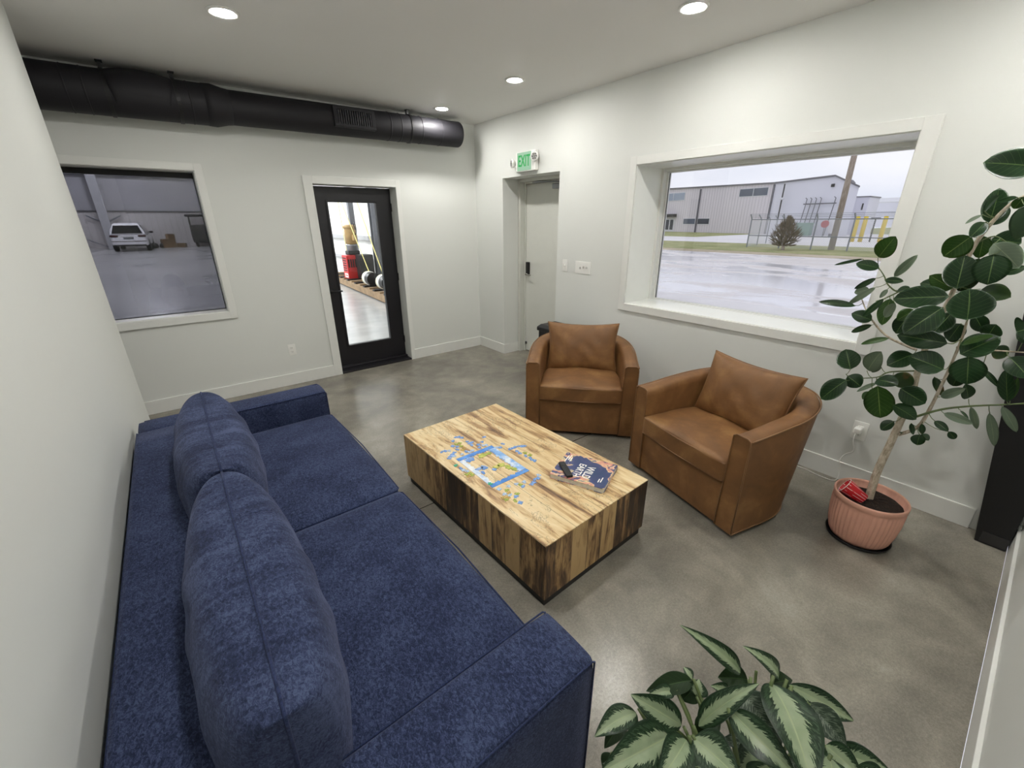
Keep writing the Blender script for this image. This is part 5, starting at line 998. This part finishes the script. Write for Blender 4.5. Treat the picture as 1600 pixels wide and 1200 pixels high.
t = thing('utility_mast', 'thin dark mast with a white insulator in front of the building corner', 'mast', (64.9, 21.2, ZG)); obj('shaft', tube(NB(), [(0, 0, 0), (0, 0, 6.5)], 0.09, 8), M_slot, t); obj('insulator', lathe(NB(), [(0.1, 4.5), (0.3, 4.55), (0.3, 4.7), (0.1, 4.8)], 16), M_wf, t)
t = thing('transformer_box', 'pale green transformer cabinet behind the fence beside the pipes', 'transformer', (62.6, 16.9, ZG)); obj('cabinet', B1(-.6, .6, -.8, .8, 0, 1.5), flat('pale green paint', '7e9c90', 0.5), t); obj('lid', B1(-.68, .68, -.88, .88, 1.5, 1.58), flat('pale green lid', '8aa79b', .5), t)
t = thing('wrapped_tank', 'white wrapped upright tank behind the wooden pole', 'tank', (61.0, 13.2, ZG)); obj('shell', lathe(NB(), [(0.3, 0.3), (0.55, 0.5), (0.6, 1.0), (0.55, 1.7), (0.2, 2.1), (0.02, 2.12)], 24, mod=lambda a, z: 1 + .05 * math.sin(5 * a + 4 * z)), M_wf, t, smooth=True); obj('stand', B1(-.3, .3, -.3, .3, 0, .35), M_eave, t)
t = thing('round_sign', 'small round red sign between the pipes and the white tank', 'sign', (60.0, 13.9, ZG)); obj('post', tube(NB(), [(0, 0, 0), (0, 0, 1.5)], 0.04, 6), M_eave, t); obj('disc', lathe(NB(), [(0.02, -.02), (0.42, -.02), (0.42, .02), (0.02, .02)], 24, M=Matrix.Translation((-.06, 0, 1.45)) @ Matrix.Rotation(math.pi / 2, 4, 'Y')), flat('faded red sign', 'a8474e', 0.5), t)
t = thing('annex_building', 'small lilac grey annex behind the right end of the metal building', 'building', (70, 12.75, ZG + .013)); obj('walls', B1(0, 4.9, -0.1, 1.8, 0, 4.65), M_mb2, t); obj('roof_edge', B1(-.1, 4.9, -0.2, 1.85, 4.65, 4.78), M_eave, t); obj('window', B1(-.05, 0, 0.35, 0.5, 3.1, 3.9), M_slot, t)
t = thing('warehouse', 'low pale warehouse far off at the right edge of the window view', 'building', (150, 5, ZG + .016)); obj('walls', B1(0, 20, 0, 26.7, 0, 6.0), M_mb2, t); obj('roof', prism([(0, 6.0), (20, 6.0), (20, 7.2), (10, 7.6), (0, 6.3)], 0, 26.9), M_wf, t); obj('wall_band', B1(-.05, 0, 0, 26.7, 3.6, 3.75), M_eave, t)
# bollards
for i, (x, y, lb) in enumerate(((46.9, 7.55, 'yellow bollard beside the wooden pole, leftmost of three'), (47.3, 7.05, 'yellow bollard in the middle of the three'), (47.9, 5.75, 'yellow bollard standing apart at the right of the three'))):
    tag(obj('bollard', lathe(NB(), [(0.17, 0), (0.17, 2.15), (0.12, 2.22), (0.02, 2.25)], 20), flat('yellow paint', 'dcc12f', 0.5), loc=(x, y, ZG), smooth=True), lb, 'bollard', 'yellow bollards')
t = thing('dark_post', 'thin dark post with a cross piece between the yellow bollards', 'post', (47.6, 6.4, ZG)); obj('shaft', tube(NB(), [(0, 0, 0), (0, 0, 2.1)], 0.06, 6), M_slot, t); obj('cross_piece', B1(-.05, .05, -.35, .35, 1.95, 2.1), M_slot, t)
# wooden pole
t_ = NT('weathered pole wood'); v = t_.coord(scale=(1, 1, .15)); M_pw = t_.fin(t_.ramp(t_.noise(v, 20, 4), [(.35, '8c7d72'), (.65, 'b3a59a')]), 0.9)
tag(obj('utility_pole', tube(NB(), [(0, 0, 0), (-0.02, 0.10, 11)], [0.19, 0.14], 14), M_pw, loc=(32.2, 4.92, ZG + 0.034), smooth=True), 'bare wooden utility pole rising out of the grass across the yard', 'pole')
# bush
bm = NB(); rnd = random.Random(3); b_ = thing('winter_bush', 'scruffy brownish evergreen bush in front of the chain link fence', 'bush', (29.6, 6.96, ZG + 0.032))
for i in range(1100):
    a = rnd.uniform(0, 6.28); h = rnd.uniform(0.25, 1.9); r = 0.85 * math.sin(math.pi * min(1, (h / 2.0) ** .8)) * rnd.uniform(.15, 1); p = Vector((r * math.cos(a), r * math.sin(a), h)); d_ = (p - Vector((0, 0, .2))).normalized() * rnd.uniform(.15, .38)
    tube(bm, [p, p + d_], [0.022, 0.006], 4)
tag(obj('twigs', bm, [flat('brown evergreen twigs', '6f6350', 0.9, var=0.35, nscale=5)], b_), kind='stuff'); obj('stem', tube(NB(), [(0, 0, 0), (0.05, 0, .9)], [0.12, 0.05], 8), M_pw, b_)
# chain link fence
m = bpy.data.materials.new('chain link mesh'); m.use_nodes = True; nn = m.node_tree.nodes; ll = m.node_tree.links; t_ = NT.__new__(NT); t_.m = m; t_.n = nn; t_.l = ll; t_.b = nn['Principled BSDF']; t_.out = nn['Material Output']
v = t_.coord(); o_ = t_.sep(v); s1 = t_.math('FRACT', t_.math('MULTIPLY', t_.math('ADD', o_[1], o_[2]), 9)); s2_ = t_.math('FRACT', t_.math('MULTIPLY', t_.math('SUBTRACT', o_[1], o_[2]), 9))
al = t_.math('MAXIMUM', t_.math('LESS_THAN', s1, 0.12), t_.math('LESS_THAN', s2_, 0.12)); t_.put(t_.b.inputs['Alpha'], al); t_.fin('dcdde2', 0.5, 0.0); M_chain = m
M_gal = flat('galvanised pipe', '8f939a', 0.45, 0.4)
fn = thing('chain_link_fence', 'galvanised chain link fence with barbed arms around the yard equipment', 'fence', (31.1, 0, ZG + 0.03))
H_ = 1.95; pys = [10.0, 7.8, 5.8, 3.75, 1.5, -1.0, -3.5]
obj('mesh_panel', B1(-0.004, 0.004, -3.5, 10.0, 0.05, H_), M_chain, fn)
for z in (0.85, H_): obj('rail', tube(NB(), [(0, -3.5, z), (0, 10.0, z)], 0.035, 6), M_gal, fn)
for y in pys: obj('post', tube(NB(), [(0, y, 0), (0, y, H_ + .05), (-0.15, y + .05, H_ + .35)], 0.045, 8), M_gal, fn)
obj('mesh_panel', quad([(0, 10.0, 0.05), (14, 13.0, 0.05), (14, 13.0, H_), (0, 10.0, H_)], 0.008, (0, 1, 0)), M_chain, fn)
obj('rail', tube(NB(), [(0, 10, H_), (14, 13, H_)], 0.035, 6), M_gal, fn)
for k in range(1, 5): obj('post', tube(NB(), [(14 * k / 4, 10 + 3 * k / 4, 0), (14 * k / 4, 10 + 3 * k / 4, H_), (14 * k / 4 - .1, 10.2 + 3 * k / 4, H_ + .35)], 0.045, 8), M_gal, fn)
for dz in (.15, .25, .35): obj('barbed_wire', tube(NB(), [(-0.15 * dz / .35, -3.5, H_ + dz), (-0.15 * dz / .35, 10, H_ + dz)], 0.012, 4), M_gal, fn)
